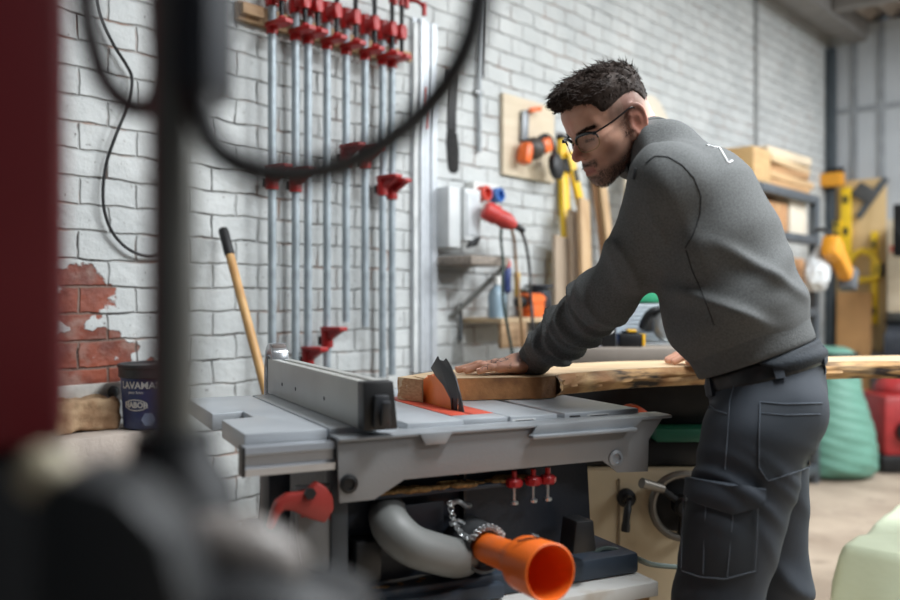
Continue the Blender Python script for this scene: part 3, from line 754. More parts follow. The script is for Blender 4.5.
# skirt under the table and end details
MB().box2((.15,.012,SAW_Z-.075),(.79,.57,SAW_Z-T-.001)).build('table_skirt', m_side, ts)
MB().box2((.633,-.004,SAW_Z-.024),(.657,.01,SAW_Z-.006), .002).build('slot_plug', m_dark, ts)
for u in (.53, .70): MB().prism([(-.028,-.011),(-.018,-.004),(-.02,.007),(.02,.007),(.018,-.004),(.028,-.011),(.014,-.009),(.010,.001),(-.010,.001),(-.014,-.009)], (u,-.002,SAW_Z-.015), (1,0,0), (0,0,1), .004).build('slot_end_cap', m_dark, ts)
for u in (.53, .70): MB().box2((u-.026,-.0015,SAW_Z-.024),(u+.026,.004,SAW_Z-.006), .001).build('slot_end_plate', mat('white_slot_plate', (206,208,208), .4), ts)
# front rail extrusion on the left
rl = MB().prism([(0,0),(.034,0),(.036,-.010),(.026,-.014),(.026,-.030),(.036,-.034),(.034,-.046),(0,-.046)], (.1435,-.004,.9125), (0,-1,0), (0,0,1), .150)
rl.build('guide_rail', mat('bright_rail_aluminium', (196,200,206), .3, .7, .05), ts, smooth=False)
MB().prism([(0,.001),(0,-.047),(.035,-.047),(.035,.001)], (-.0066,-.004,.9125), (0,-1,0), (0,0,1), .004, bev=.001).build('rail_end_cap', m_dark, ts)
# big front plate with a top flange that opens towards the right
m_pl = m_plate
pz = lambda d: SAW_Z-d
pl_poly = [(.144,.920),(.148,.811),(.210,.811),(.265,.840),(.679,.840),(.714,.814),(.787,.810),(.789,.873),(.826,.917)]
MB().prism(pl_poly, (0,-.042,0), (1,0,0), (0,0,1), .005, bev=.0012).build('front_plate', m_pl, ts)
MB().box2((.144,-.046,.917),(.840,.0,.921), .001).box2((.144,-.056,.9145),(.840,-.044,.9205), .002).build('plate_flange', m_side, ts)
MB().prism([(.288,.920),(.300,.899),(.338,.899),(.352,.920)], (0,-.054,0), (1,0,0), (0,0,1), .006, bev=.001).build('bent_tab', m_side, ts)
MB().prism([(.512,.902),(.745,.902),(.770,.921),(.526,.921)], (0,-.056,0), (1,0,0), (0,0,1), .004, bev=.001).box2((.508,-.072,.896),(.742,-.054,.903), .002).build('folded_bracket', m_side, ts)
for u, w in ((.164,.842),(.708,.843)):
    MB().lathe((u,-.046,w), (0,-1,0), [(.0,0),(.016,0),(.016,.004),(.010,.006),(.009,.002),(0,.002)], 20).build('bolt_hole', m_side if u > .5 else m_dark, ts)
# rip fence
FZ = SAW_Z+.001; fu0, fu1, fv0, fv1, fh = .186, .236, -.055, .600, .081
m_fence = mat('fence_aluminium', (186,186,182), .45, .35, .05, 10)
fe = MB()
fe.prism([(0,0),(0,fh),(.018,fh),(.018,fh-.008),(.030,fh-.008),(.030,fh),(.048,fh),(.048,0)], (fu0,fv1,FZ), (1,0,0), (0,0,1), fv1-fv0-.02, bev=.0012)
fo = fe.build('fence', m_fence, ts)
h_ = MB()
for v in (.47,.36,.16): h_.cyl((fu0-.0006,v,FZ+.032), (fu0+.002,v,FZ+.032), .0042, n=14)
h_.build('screw_hole', m_dark, fo)
ec = MB().prism([(-.002,0),(-.002,fh+.001),(.052,fh+.001),(.060,0)], (fu0,fv0+.022,FZ), (1,0,0), (0,0,1), .032, bev=.003).build('fence_end_cap', m_dark, ts)
MB().prism([(.012,.006),(.014,.060),(.040,.060),(.044,.006)], (fu0,fv0-.010,FZ), (1,0,0), (0,0,1), .012, bev=.003).build('locking_lever', mat('dark_lever', (44,46,50), .35), ec)
MB().box((fu0+.030,fv0-.028,FZ+.030), (.016,.012,.044), Rx(.25), .004).build('lever_grip', mat('dark_lever', (44,46,50)), ec)
rc = MB().prism([(0,-.055),(0,.06),(.012,.100),(.032,.116),(.058,.118),(.078,.100),(.086,.070),(.070,.070),(.060,.085),(.03,.085),(.018,.06),(.018,-.055)], (fu0+.001,fv1+.046,FZ), (0,-1,0), (0,0,1), .040, bev=.004)
rcv = rc.build('rear_hook', mat('chromed_hook', (176,180,184), .25, .8), ts)
MB().box((fu0-.019,fv1+.0,FZ+.103), (.036,.05,.024), None, .006).build('hook_pad', mat('brown_grey_pad', (98,88,84), .5), rcv)
for o in (rcv,): o.location.x += .040
# blade and riving knife (blade plane runs front to back at u = .455)
m_blade = mat('orange_coated_blade', (242,128,58), .4, .0, .1, 6, dirt=((224,108,48), 9, .5, .8))
bc = Vector((.452, .232, SAW_Z-.062)); R_ = .127
poly = []
nt_ = 24
for i in range(nt_):
    a0 = 2*math.pi*i/nt_
    for f, r in ((0,R_-.0015),(.55,R_-.0015),(.60,R_-.006),(.70,R_-.006),(.74,R_),(.93,R_-.0005)):
        a = a0+f*2*math.pi/nt_; poly.append((r*math.cos(a), r*math.sin(a)))
MB().prism(poly, bc-Vector((.0013,0,0)), (0,1,0), (0,0,1), .0026).build('saw_blade', m_blade, ts, smooth=False)
m_knife = mat('dark_riving_knife', (54,54,56), .4, .5, .1, 20)
kp = [(.097,-.02),(.097,0),(.113,.034),(.133,.065),(.158,.087),(.18,.101),(.19,.095),(.212,.096),(.220,.103),(.254,.076),(.228,.060),(.190,.044),(.158,.020),(.152,-.004),(.150,-.004),(.150,.022),(.144,.022),(.144,-.004),(.128,-.004),(.128,.024),(.122,.024),(.122,-.02)]
MB().prism(kp, (.4500,-.006,SAW_Z), (0,1,0), (0,0,1), -.0028, bev=.0006).build('riving_knife', m_knife, ts)
# housing below
BB = .607                                            # underside of the machine
hb = MB()
hb.add([(.15,.02,BB+.03),(.700,.02,BB+.03),(.70,.55,BB+.03),(.15,.55,BB+.03),(.17,.03,.900),(.690,.03,.900),(.69,.54,.900),(.17,.54,.900)],
       [(0,1,2,3),(4,5,6,7),(0,1,5,4),(1,2,6,5),(2,3,7,6),(3,0,4,7)])
ho = hb.build('housing', m_body, ts, smooth=False)
MB().box2((.115,-.035,BB),(.775,.57,BB+.042), .008).box2((.22,-.055,BB+.002),(.46,-.02,BB+.030), .006).build('base_frame', mat('base_grey_plastic', (52,62,74), .45, 0, .15, 6, dirt=((150,132,106), 4, .62, .85)), ts)
MB().box2((.405,.005,BB+.036),(.41,.03,.84)).build('panel_joint', m_dark, ho)
g = MB()
for i in range(60):
    u = random.uniform(.235,.545); g.sphere((u, random.uniform(-.018,.016), .812+random.uniform(-.001,.002)), (random.uniform(.010,.022), .010, random.uniform(.002,.006)), 8, 5)
g.build('sawdust_ledge', m_sdust, ts)
MB().box2((.20,-.020,.803),(.56,.028,.811), .003).build('dust_ledge', m_body, ts)
s = MB()
for i in range(26):
    u, v = random.uniform(.16,.34), random.uniform(-.02,.0); s.sphere((u, v, BB+.036), (random.uniform(.008,.022), .012, random.uniform(.002,.008)), 8, 5)
s.build('sawdust_heap', m_sdust, ts)
# left grey side cheek with lettering, red locking handle, black pillar
m_cheek = mat('grey_cheek', (128,130,132), .5, 0, .06)
MB().prism([(.100,.70),(.135,.685),(.150,.70),(.152,.835),(.085,.835),(.090,.76)], (0,.014,0), (1,0,0), (0,0,1), .02, bev=.003).build('side_cheek', m_cheek, ts)
MB().box2((.145,-.012,BB+.04),(.176,.03,.86), .004).build('corner_post', mat('slate_post', (70,76,82), .5), ts)
vs, fs = text_mesh('BOSCH', .0165, .0004, .0002)
c, s = math.cos(-.18), math.sin(-.18)
MB().add([(.120+v.x*c-v.y*s, -.0065-v.z, .785+v.x*s+v.y*c) for v in vs], fs).build('maker_lettering', mat('red_print', (178,44,48), .5), ts, smooth=False)
MB().box2((.055,.06,.67),(.095,.13,.885), .006).build('black_pillar', mat('black_pillar_paint', (38,44,54), .5), ts)
lev = [(0.030, 0.800), (0.035, 0.823), (0.043, 0.842), (0.062, 0.854), (0.092, 0.853), (0.111, 0.869), (0.125, 0.861), (0.139, 0.842), (0.14, 0.821), (0.125, 0.799), (0.099, 0.809), (0.07, 0.825), (0.056, 0.828), (0.048, 0.82), (0.040, 0.800)]
lo = MB().prism(lev, (0,-.022,-.02), (1,0,0), (0,0,1), .022, bev=.004).build('locking_handle', mat('red_handle_plastic', (150,48,42), .42), ts)
MB().cyl((.098,-.050,.832), (.098,-.040,.832), .010, n=6).build('handle_nut', m_dark, lo)
# three red thumb screws
for u in (.493, .534, .566):
    t_ = MB().lathe((u,-.028,.803), (0,0,1), [(0,0),(.013,0),(.016,.004),(.016,.012),(.012,.016),(.005,.017),(.005,.03),(0,.03)], 9).build('thumb_screw', mat('red_knob_plastic', (160,30,34), .4), ts)
    MB().cyl((u,-.028,.776), (u,-.028,.805), .0032, n=10).lathe((u,-.028,.770), (0,0,1), [(0,0),(.008,.001),(.008,.006),(.003,.008),(0,.008)], 14).build('screw_shaft', mat('bright_zinc', (190,194,196), .3, .8), t_)
# switch boxes, small silver clips
MB().box2((.186,-.022,.662),(.234,.03,.735), .006).build('switch_box', m_dark, ts)
MB().prism([(.595,.675),(.648,.675),(.642,.735),(.603,.737)], (0,-.020,0), (1,0,0), (0,0,1), .05, bev=.004).build('switch_box', m_dark, ts)
for w in (.778,.742):
    MB().tube([(.372,-.006,w),(.385,-.012,w+.006),(.400,-.012,w-.004),(.412,-.006,w-.006)], .005, 8, 3).build('spring_clip', mat('bright_zinc', (190,194,196)), ts)
MB().lathe((.318,.0,.722), (0,-1,0), [(0,0),(.009,0),(.009,.006),(.005,.012),(0,.013)], 16).build('round_button', mat('pale_button', (150,146,136), .4), ts)
MB().prism([(.23,.752),(.24,.70),(.30,.695),(.36,.735),(.36,.785),(.24,.785)], (0,.0,0), (1,0,0), (0,0,1), .004, bev=.001).build('tilt_quadrant', mat('blue_quadrant', (28,34,44), .5), ts)
# grey dust elbow
m_hose = mat('grey_dust_pipe', (112,114,112), .5, 0, .08, 5)
MB().tube([(.285,.06,.768),(.252,.0,.768),(.250,-.040,.752),(.275,-.055,.728),(.32,-.050,.708),(.365,-.035,.690),(.395,-.01,.680)], [.030,.034,.035,.035,.035,.035,.035], 24, 6).build('dust_elbow', m_hose, ts)
MB().lathe((.418,.02,.702), (0,-1,0), [(.046,0),(.046,.05),(.042,.056),(.042,.078),(.036,.082),(.034,.060),(0,.058)], 28).build('dust_socket', mat('dark_grey_collar', (52,54,56), .5), ts)
ch = MB(); pts = catmull([Vector(p) for p in [(.362,-.026,.788),(.366,-.030,.76),(.374,-.040,.738),(.385,-.062,.728),(.400,-.066,.742),(.42,-.066,.746),(.438,-.066,.738),(.452,-.062,.725)]], 5)
for i in range(len(pts)-1):
    a, b = pts[i], pts[i+1]; d = (b-a).normalized(); u, v, _ = basis(d); s = u if i % 2 else v; c = (a+b)/2; L_ = (b-a).length*.78
    ch.tube([c+d*(L_*math.cos(t))+s*(.0055*math.sin(t)) for t in np.linspace(0,2*math.pi,13)], .0011, 6)
ch.build('chain', mat('bright_zinc', (190,194,196)), ts)

# bench under the saw, the orange port pushed into the dust socket
po = thing('dust_port', 'bright orange plastic dust extraction cone in front of the saw housing', 'dust port', (so_.x, so_.y, 0), sawA)
po.location = ts.matrix_basis @ Vector((.418,-.062,.708)) if False else Vector((so_.x, so_.y, 0))+Rz(sawA)@Vector((.418,-.062,.708))
m_port = mat('orange_port_plastic', (240,112,36), .38, 0, .05, 5, sss=.0)
pax = Vector((.02,-1,.06)).normalized()
MB().lathe((0,0,0), pax, [(.024,-.02),(.0262,0),(.0270,.082),(.031,.100),(.044,.128),(.0455,.136),(.0465,.205),(.0445,.2065),(.0430,.2055),(.042,.138),(.029,.102),(.0245,.082),(.022,-.02)], 48, closed=True).build('cone', m_port, po)
MB().tube([Vector((-.025,-.150,.052)), Vector((-.008,-.158,.056)), Vector((.008,-.165,.057)), Vector((-.002,-.158,.062))], .0016, 6, 4).build('pen_mark', m_dark, po)
m_white = mat('white_laminate', (206,206,202), .5, 0, .05, 6, dirt=((160,140,112), 6, .62, .8))
tb = thing('bench_stand', 'low stand with a white laminate top carrying the table saw', 'stand', (so_.x, so_.y, 0), sawA)
MB().box2((.02,-.09,.578),(.778,.66,.606), .002).build('top_board', m_white, tb)
MB().box2((.03,-.08,.548),(.765,.65,.577), .002).build('sub_board', mat('chipboard', (176,140,96), .8, 0, .25, 60), tb)
for u in (.06,.68):
    for v in (-.04,.58): MB().box2((u,v,0),(u+.06,v+.06,.547), .003).build('leg', m_batten, tb)
# ================================================================ SLAB AND THE BENCHES BEHIND THE SAW
camE = lambda name, label, cat, x, d, z, group=None: thing(name, label, cat, c2w(x, d, z), CAMROT, group)
SZ0 = SAW_Z+.0015; SZ = .98
near = [(-.115,1.93),(-.057,1.868),(-.0845,1.946),(-.0775,1.949),(-.046,1.876),(.0,1.90),(.10,1.92),(.20,1.935),(.235,1.96)]
bark = catmull([Vector((a, b, 0)) for a, b in [(.245,2.00),(.275,2.035),(.34,2.085),(.419,2.15),(.52,2.205),(.644,2.255),(.80,2.31),(.98,2.39),(1.17,2.44),(1.32,2.42),(1.5,2.47),(1.72,2.50)]], 4)
far = [(1.78,2.80),(1.5,2.72),(1.25,2.66),(.9,2.55),(.47,2.43),(.2,2.28),(-.02,2.12)]
sl = thing('wood_slab', 'long live edge wooden slab lying across the saw table under the hand', 'slab', c2w(.2, 2.0, SZ0), CAMROT)
ox, oy = .2, 2.0
m_slab = mat('fresh_sawn_slab', (214,190,156), .6, 0, scale=5, rgb2=(196,164,126), stretch=(1.5,9,2))
m_sawn = mat('dark_sawn_face', (184,132,82), .7, 0, scale=16, rgb2=(116,76,44), detail=9, bump=.2, bscale=80)
def bark_material():
    m = bpy.data.materials.new('bark_edge'); m.use_nodes = True; nt = m.node_tree; N = nt.nodes; L = nt.links; b = N['Principled BSDF']; b.inputs['Roughness'].default_value = .8
    tc = N.new('ShaderNodeTexCoord'); mp = N.new('ShaderNodeMapping'); mp.inputs['Rotation'].default_value = (0, math.radians(50), 0); mp.inputs['Scale'].default_value = (8, 20, 62); L.new(tc.outputs['Object'], mp.inputs[0])
    n = N.new('ShaderNodeTexNoise'); n.inputs['Scale'].default_value = 1; n.inputs['Detail'].default_value = 6; L.new(mp.outputs[0], n.inputs['Vector'])
    r = N.new('ShaderNodeValToRGB'); e = r.color_ramp.elements; e[0].position = .40; e[0].color = lin((44,34,28)); e[1].position = .56; e[1].color = lin((186,146,98)); L.new(n.outputs['Fac'], r.inputs[0])
    n2 = N.new('ShaderNodeTexNoise'); n2.inputs['Scale'].default_value = 9; n2.inputs['Detail'].default_value = 7; L.new(tc.outputs['Object'], n2.inputs['Vector'])
    r2 = N.new('ShaderNodeValToRGB'); e = r2.color_ramp.elements; e[0].position = .42; e[0].color = lin((150,106,64)); e[1].position = .6; e[1].color = lin((206,172,124)); L.new(n2.outputs['Fac'], r2.inputs[0])
    n3 = N.new('ShaderNodeTexNoise'); n3.inputs['Scale'].default_value = 4; L.new(tc.outputs['Object'], n3.inputs['Vector'])
    rr = N.new('ShaderNodeMapRange'); rr.inputs['From Min'].default_value = .38; rr.inputs['From Max'].default_value = .5; L.new(n3.outputs['Fac'], rr.inputs['Value'])
    mx = N.new('ShaderNodeMixRGB'); L.new(rr.outputs[0], mx.inputs[0]); L.new(r2.outputs[0], mx.inputs[1]); L.new(r.outputs[0], mx.inputs[2]); L.new(mx.outputs[0], b.inputs['Base Color'])
    bp = N.new('ShaderNodeBump'); bp.inputs['Strength'].default_value = .6; bp.inputs['Distance'].default_value = .006; L.new(n.outputs['Fac'], bp.inputs['Height']); L.new(bp.outputs[0], b.inputs['Normal'])
    return m
m_bark = bark_material()
poly = [(a-ox, b-oy) for a, b in near]+[(p.x-ox, p.y-oy) for p in bark]+[(a-ox, b-oy) for a, b in far]
MB().prism(poly, (0,0,0), (1,0,0), (0,1,0), SZ-SZ0).build('plank', [m_slab], sl, smooth=False)
# sawn near face strip and rough bark strip as skins of their own
def skin(path, rough, seed, outw, nz=7):
    r = np.random.default_rng(seed); vs = []; fs = []
    P = [Vector(p) for p in path]
    if len(P) < 20: P = [P[i].lerp(P[i+1], k/8) for i in range(len(P)-1) for k in range(8)]+[P[-1]]
    n = len(P)
    for i, p in enumerate(P):
        t = (P[min(i+1,n-1)]-P[max(i-1,0)]).normalized(); nr = Vector((t.y, -t.x, 0))
        for j in range(nz):
            f = j/(nz-1); e = outw*math.sin(math.pi*min(1,max(0,f)))+rough*r.normal()*(0 if j in (0,nz-1) else 1)
            q = p+nr*(e+.0012); vs.append((q.x-ox, q.y-oy, (SZ-SZ0-.0012)*f+.0004))
    for i in range(n-1):
        for j in range(nz-1): a = i*nz+j; fs.append((a, a+nz, a+nz+1, a+1))
    return MB().add(vs, fs)
skin([(a,b,0) for a,b in near[4:]]+[(.245,2.00,0)], .0006, 3, .001).build('sawn_face', m_sawn, sl)
skin([(-.1145,1.932,0),(-.0575,1.8685,0)], .0004, 6, .0005).build('end_grain', mat('reddish_end_grain', (190,142,100), .7, 0, scale=20, rgb2=(166,116,78), stretch=(4,4,14)), sl)
skin([Vector((.236,1.962,0))]+bark, .0022, 4, .012, 9).build('bark_edge', m_bark, sl)
# support bench / old planer behind the saw: cream cabinet, green bed
m_cream = mat('cream_machine_enamel', (196,180,150), .5, 0, .08, 4, dirt=((150,130,104), 4, .6, .8))
m_dgreen = mat('dark_green_machine_bed', (22,84,64), .45, 0, .15, 8)
pl_ = camE('planer_machine', 'old cream planing machine with dark bed standing behind the table saw', 'planer', .62, 2.62, 0)
MB().box2((-.34,-.22,.0),(.24,.20,.69), .035).build('cabinet', m_cream, pl_)
MB().box2((-.16,-.226,.06),(-.155,-.218,.66)).build('door_gap', mat('brown_gap', (120,104,82), .6), pl_)
MB().box2((-.34,-.20,.691),(.25,.21,.761), .006).build('under_bed', m_blackmetal, pl_)
MB().box2((-.06,-.24,.762),(.27,.22,.800), .008).build('bed', m_dgreen, pl_)
MB().box2((-.36,-.16,.801),(.29,.23,.9305), .006).build('bed_table', m_blackmetal, pl_)
hw = MB(); c0 = Vector(cp(684,506,2.34)); c0 = Vector((c0.x-.62, c0.y-2.62, c0.z))
hw.tube([c0+Vector((.085*math.cos(a),0,.085*math.sin(a))) for a in np.linspace(0,2*math.pi,41)], .011, 10)
hw.build('hand_wheel', mat('steel_hand_wheel', (104,100,94), .45, .7), pl_)
hb2 = MB().lathe(c0+Vector((0,.062,0)), (0,-1,0), [(.0,0),(.078,0),(.078,.03),(.03,.04),(.028,.075),(.02,.085),(0,.085)], 26)
for k in range(3):
    a = k*2.1+.4; hb2.cyl(c0, c0+Vector((.08*math.cos(a),0,.08*math.sin(a))), .010, n=10)
hb2.build('wheel_hub', m_blackmetal, pl_)
kc = c0+Vector((-.072,-.01,.052)); MB().cyl(kc+Vector((.012,0,-.004)), kc+Vector((-.05,-.03,.018)), .012, .014, n=14).build('crank_knob', mat('steel_hand_wheel', (130,126,116)), pl_)
k0 = Vector(cp(628,500,2.36)); k0 = Vector((k0.x-.62, k0.y-2.62, k0.z))
lk = MB().lathe(k0+Vector((0,.03,0)), (0,-1,0), [(0,0),(.026,0),(.026,.012),(.014,.016),(.012,.05),(0,.052)], 18)
lk.tube([k0+Vector((0,-.02,0)), k0+Vector((-.010,-.035,-.03)), k0+Vector((-.014,-.035,-.075))], [.008,.010,.012], 12, 5)
lk.build('locking_lever', m_blackmetal, pl_)
# orange guard of the planer peeping over the saw plate
g0 = Vector(cp(632,420,2.30)); MB().lathe((g0.x-.62, g0.y-2.62+.02, g0.z-.005), (0,-1,0), [(0,0),(.045,0),(.045,.05),(.038,.054),(0,.054)], 30).build('orange_guard', mat('orange_guard_paint', (214,84,36), .45), pl_)
# lead from the saw base to the right
lead = MB().tube([W(590,556,1.74)+Vector((0,0,.0)), W(604,549,1.75), W(622,552,1.77), W(640,560,1.80), W(655,565,1.90), W(690,568,2.02)], .006, 8, 6)
tag(lead.build('mains_lead', mat('grey_green_lead', (70,84,80), .6)), 'grey green mains lead trailing from the saw base to the right', 'cable')
# long workbench against the wall behind the slab
m_bench = mat('worn_bench_top', (150,140,130), .5, 0, .15, 5, dirt=((96,86,78), 5, .5, .75))
bz = .99
wbn = camE('workbench', 'worn grey workbench along the brick wall behind the slab', 'workbench', .75, 3.12, 0)
MB().box2((-.36,-.20,bz-.05),(.40,.28,bz), .004).build('bench_top', m_bench, wbn)
MB().box2((-.34,-.14,.12),(.38,.26,bz-.052), .004).build('bench_carcass', mat('dark_bench_carcass', (44,46,48), .6), wbn)
MB().box2((-.34,-.10,0),(.38,.22,.118), .004).build('bench_plinth', m_blackmetal, wbn)
def onb(px, d=3.15): x, dd, z = cp(px, 355, d); return x, d
x, d = onb(634, 3.28); t = camE('storage_box', 'white ribbed plastic storage box with green lid on the workbench behind the arm', 'box', x, d, bz)
bxm = MB().box2((-.11,-.07,0),(.11,.07,.150), .01)
for k in range(9): bxm.box2((-.113,-.074,.012+k*.015),(.113,.074,.020+k*.015), .003)
bxm.build('box_body', mat('white_box_plastic', (190,200,206), .4), t)
MB().box2((-.118,-.078,.150),(.118,.078,.215), .012).build('lid', mat('green_lid', (66,172,128), .4), t)
x, d = onb(630, 3.00); t = camE('battery_pack', 'black and yellow tool battery lying on the workbench behind the slab', 'battery', x, d, bz)
MB().box2((-.042,-.03,0),(.036,.03,.045), .005).box2((-.028,-.022,.045),(.02,.022,.055), .003).build('battery_case', m_blackmetal, t)
MB().box2((.0365,-.031,.003),(.046,.031,.044), .003).box2((-.012,-.024,.050),(.018,.024,.059), .003).build('yellow_trim', mat('tool_yellow', (236,182,36), .4), t)
x, d = onb(657, 3.12); t = camE('circular_saw', 'grey and black hand power saw lying beside the battery pack', 'power saw', x, d, bz)
MB().lathe((.03,-.02,.066), (.2,-1,.1), [(0,0),(.055,0),(.055,.02),(.045,.03),(0,.032)], 30).build('blade_guard', mat('grey_guard', (120,122,122), .4, .5), t)
MB().sphere((.0,.035,.085), (.06,.04,.036), rot=Ry(-.4)).build('motor', mat('dark_motor', (60,60,60), .5), t)
MB().tube([(-.05,.02,.06), (-.025,.0,.115), (.04,.0,.125), (.075,.0,.08)], .013, 12, 5).build('handle', m_blackmetal, t)
MB().box2((-.085,-.07,.0),(.105,.07,.008), .002).build('sole_plate', mat('bright_zinc', (190,194,196)), t)
x, d = onb(603, 2.98); t = camE('bracket_plate', 'black triangular steel bracket standing on the workbench under the forearm', 'bracket', x, d, bz)
MB().prism([(0,0),(.045,0),(.045,.125),(.02,.10),(-.05,.06),(-.04,.045)], (0,0,0), (1,0,0), (0,0,1), -.012, bev=.002).build('plate', m_blackmetal, t)
MB().cyl((.028,-.002,.055), (.028,-.0005,.055), .009, n=16).build('light_hole', mat('white_cap', (214,214,210)), t)
x, d = onb(582, 3.14); t = camE('plastic_toolbox', 'blue plastic storage case at the left end of the workbench', 'toolbox', x, d, bz)
MB().box((0,0,.05), (.16,.11,.10), None, .012).build('case', mat('blue_case', (44,92,158), .4), t)
MB().box((0,-.056,.06), (.05,.010,.03), None, .004).build('latch', m_blackmetal, t)
# ================================================================ RIGHT SIDE: RACK, BOARDS, SACK
m_rack = mat('dark_grey_rack_steel', (84,90,96), .5, .3)
m_card = mat('brown_cardboard', (176,132,92), .75, 0, .08, 4)
m_card2 = mat('pale_cardboard', (200,168,128), .75, 0, .08, 4)
m_woodb = mat('pale_block_wood', (206,174,124), .65, 0, scale=4, rgb2=(188,150,100), stretch=(6,1,1))
def wpos(px, py, d): return W(px, py, d)
# storage rack: local x along the wall, y into the wall
rx, _r, _ = 0, 0, 0
RA = W(757, 300, 4.75); RA.z = 0
ra = thing('storage_rack', 'dark grey steel rack loaded with boxes at the far end of the brick wall', 'rack', RA)
L_, D_ = .94, .28
shelves = [.12, .62, 1.10, 1.545, 1.80]
for x in (0, L_):
    for y in (0, D_): MB().box2((x,y,0),(x+.06,y+.05,1.80), .003).build('upright', m_rack, ra)
for z in shelves:
    MB().box2((.061,-.005,z-.05),(L_-.001,.05,z), .003).box2((.061,D_,z-.05),(L_-.001,D_+.05,z), .003).build('beam', m_rack, ra)
    MB().box2((.0,.052,z-.012),(L_+.06,D_-.002,z+.006), .002).build('shelf', mat('chipboard', (176,140,96), .8), ra)
def box_on(name, label, cat, x0, x1, y0, y1, z, h, m, flaps=True, rot=0, grp=None, parts=True):
    t = thing(name, label, cat, RA+Vector(((x0+x1)/2, (y0+y1)/2, z)), rot, grp)
    w, dd = (x1-x0)/2, (y1-y0)/2
    MB().box2((-w,-dd,0),(w,dd,h), .004).build('carton' if 'box' in name else 'body', m, t)
    if flaps:
        MB().box2((-w-.001,-.025,h-.002),(w+.001,.025,h+.0015)).box2((-w-.0015,-.025,h-.12),(-w+.001,.025,h)).box2((-.02,-dd-.0015,h*.7),(.02,-dd+.001,h)).build('tape', mat('tan_tape', (186,150,104), .35), t)
    return t
G2 = 'cardboard boxes on the storage rack'
Z = {i: z+.0065 for i, z in enumerate(shelves)}
box_on('cardboard_box', 'plain brown cardboard box on the rack shelf under the top boards', 'box', .29, .60, .055, .275, Z[3], .17, m_card, grp=G2)
box_on('cardboard_box', 'narrow pale cardboard box beside the rack upright, left of the plain brown box', 'box', .08, .27, .055, .275, Z[3], .16, m_card2, grp=G2)
box_on('cardboard_box', 'wide brown cardboard box on the rack shelf just above the man\'s lower back', 'box', .08, .44, .055, .275, Z[2], .30, m_card, grp=G2)
box_on('cardboard_box', 'low pale cardboard box on the rack behind the man\'s belt', 'box', .10, .55, .055, .275, Z[1], .34, m_card2, grp=G2)
# white cupboard box hanging at the rack end
wc = box_on('white_box', 'upright white box standing at the right end of the rack shelf', 'box', .64, .92, .055, .20, Z[3], .235, mat('white_cream_board', (214,204,186), .6, 0, .04, 4), flaps=False)
# timber block and boards on the top shelf
t = thing('timber_block', 'pale square timber block at the left end of the rack top', 'timber', RA+Vector((.02, .03, shelves[4]+.0065)))
MB().box2((-.0,.0,.0),(.25,.24,.19), .006).build('block', m_woodb, t); MB().box2((-.0,-.0012,.02),(.22,.001,.17)).build('end_grain', mat('end_grain', (196,160,112), .7, 0, .15, 30), t)
G3 = 'boards stacked on the rack top'
labs = ['lowest and widest board of the stack on the rack top', 'second board from the bottom of the rack top stack, jutting out to the right',
        'middle board of the rack top stack, set back from the others', 'tilted board near the top of the rack top stack', 'uppermost pale board of the rack top stack, sloping down to the right']
for k, (x0, x1, y0, y1, th, c) in enumerate([(.30,1.00,.06,.27,.05,(198,156,108)),(.32,1.10,.06,.27,.045,(206,170,124)),(.30,.98,.07,.27,.045,(180,138,94)),(.32,1.06,.06,.27,.04,(214,186,146)),(.34,1.0,.06,.27,.055,(222,204,176))]):
    o = MB().box((0,0,th/2), (x1-x0, y1-y0, th), None, .008)
    ob = o.build('stacked_board', mat('stack_wood_%s' % 'abcde'[k], c, .65, 0, scale=4, rgb2=tuple(int(v*.88) for v in c), stretch=(1,6,6)), loc=RA+Vector(((x0+x1)/2, (y0+y1)/2, shelves[4]+.0065+sum([.05,.045,.045,.04,.055][:k])+.001*k)), rotz=[0,.03,-.04,.05,-.03][k])
    tag(ob, labs[k], 'board', G3)
# orange tool bag / drill on the rack front, plastic bag
t = thing('framing_nailer', 'amber yellow power tool hanging at the front of the rack beside the man\'s back', 'power tool', RA+Vector((.74,-.075,1.47)))
m_amb = mat('amber_tool_plastic', (222,152,40), .45, 0, .1, 8)
MB().box((-.05,-.10,-.02), (.16,.10,.13), Ry(.35), .03).box((.10,-.10,-.10), (.26,.09,.10), Ry(.6), .03).build('tool_body', m_amb, t)
MB().box((.24,-.10,-.19), (.09,.10,.14), Ry(.3), .02).build('tool_nose', mat('grey_tool_nose', (96,100,106), .5), t)
MB().tube([(-.08,-.10,.05), (-.10,-.07,.09), (-.06,-.01,.095)], .012, 8, 4).build('hook', m_blackmetal, t)
t = thing('plastic_bag', 'crumpled translucent plastic bag hanging below the amber tool at the rack front', 'bag', RA+Vector((.66,-.09,1.20)))
vs, Q = sdf_mesh(lambda P: smin(ell(P,(0,0,.10),(.10,.07,.10)), cap(P,(0,0,.15),(.03,0,.26),.05,.012), .05)+.010*wav(P,55,3)+.006*wav(P,120,4), (-.16,-.13,-.03), (.16,.13,.30), .008)
vs[:,2] = np.maximum(vs[:,2], 0)
np_object('bag_film', vs, Q, mat('cloudy_plastic', (206,210,212), .25, 0, .05), t)
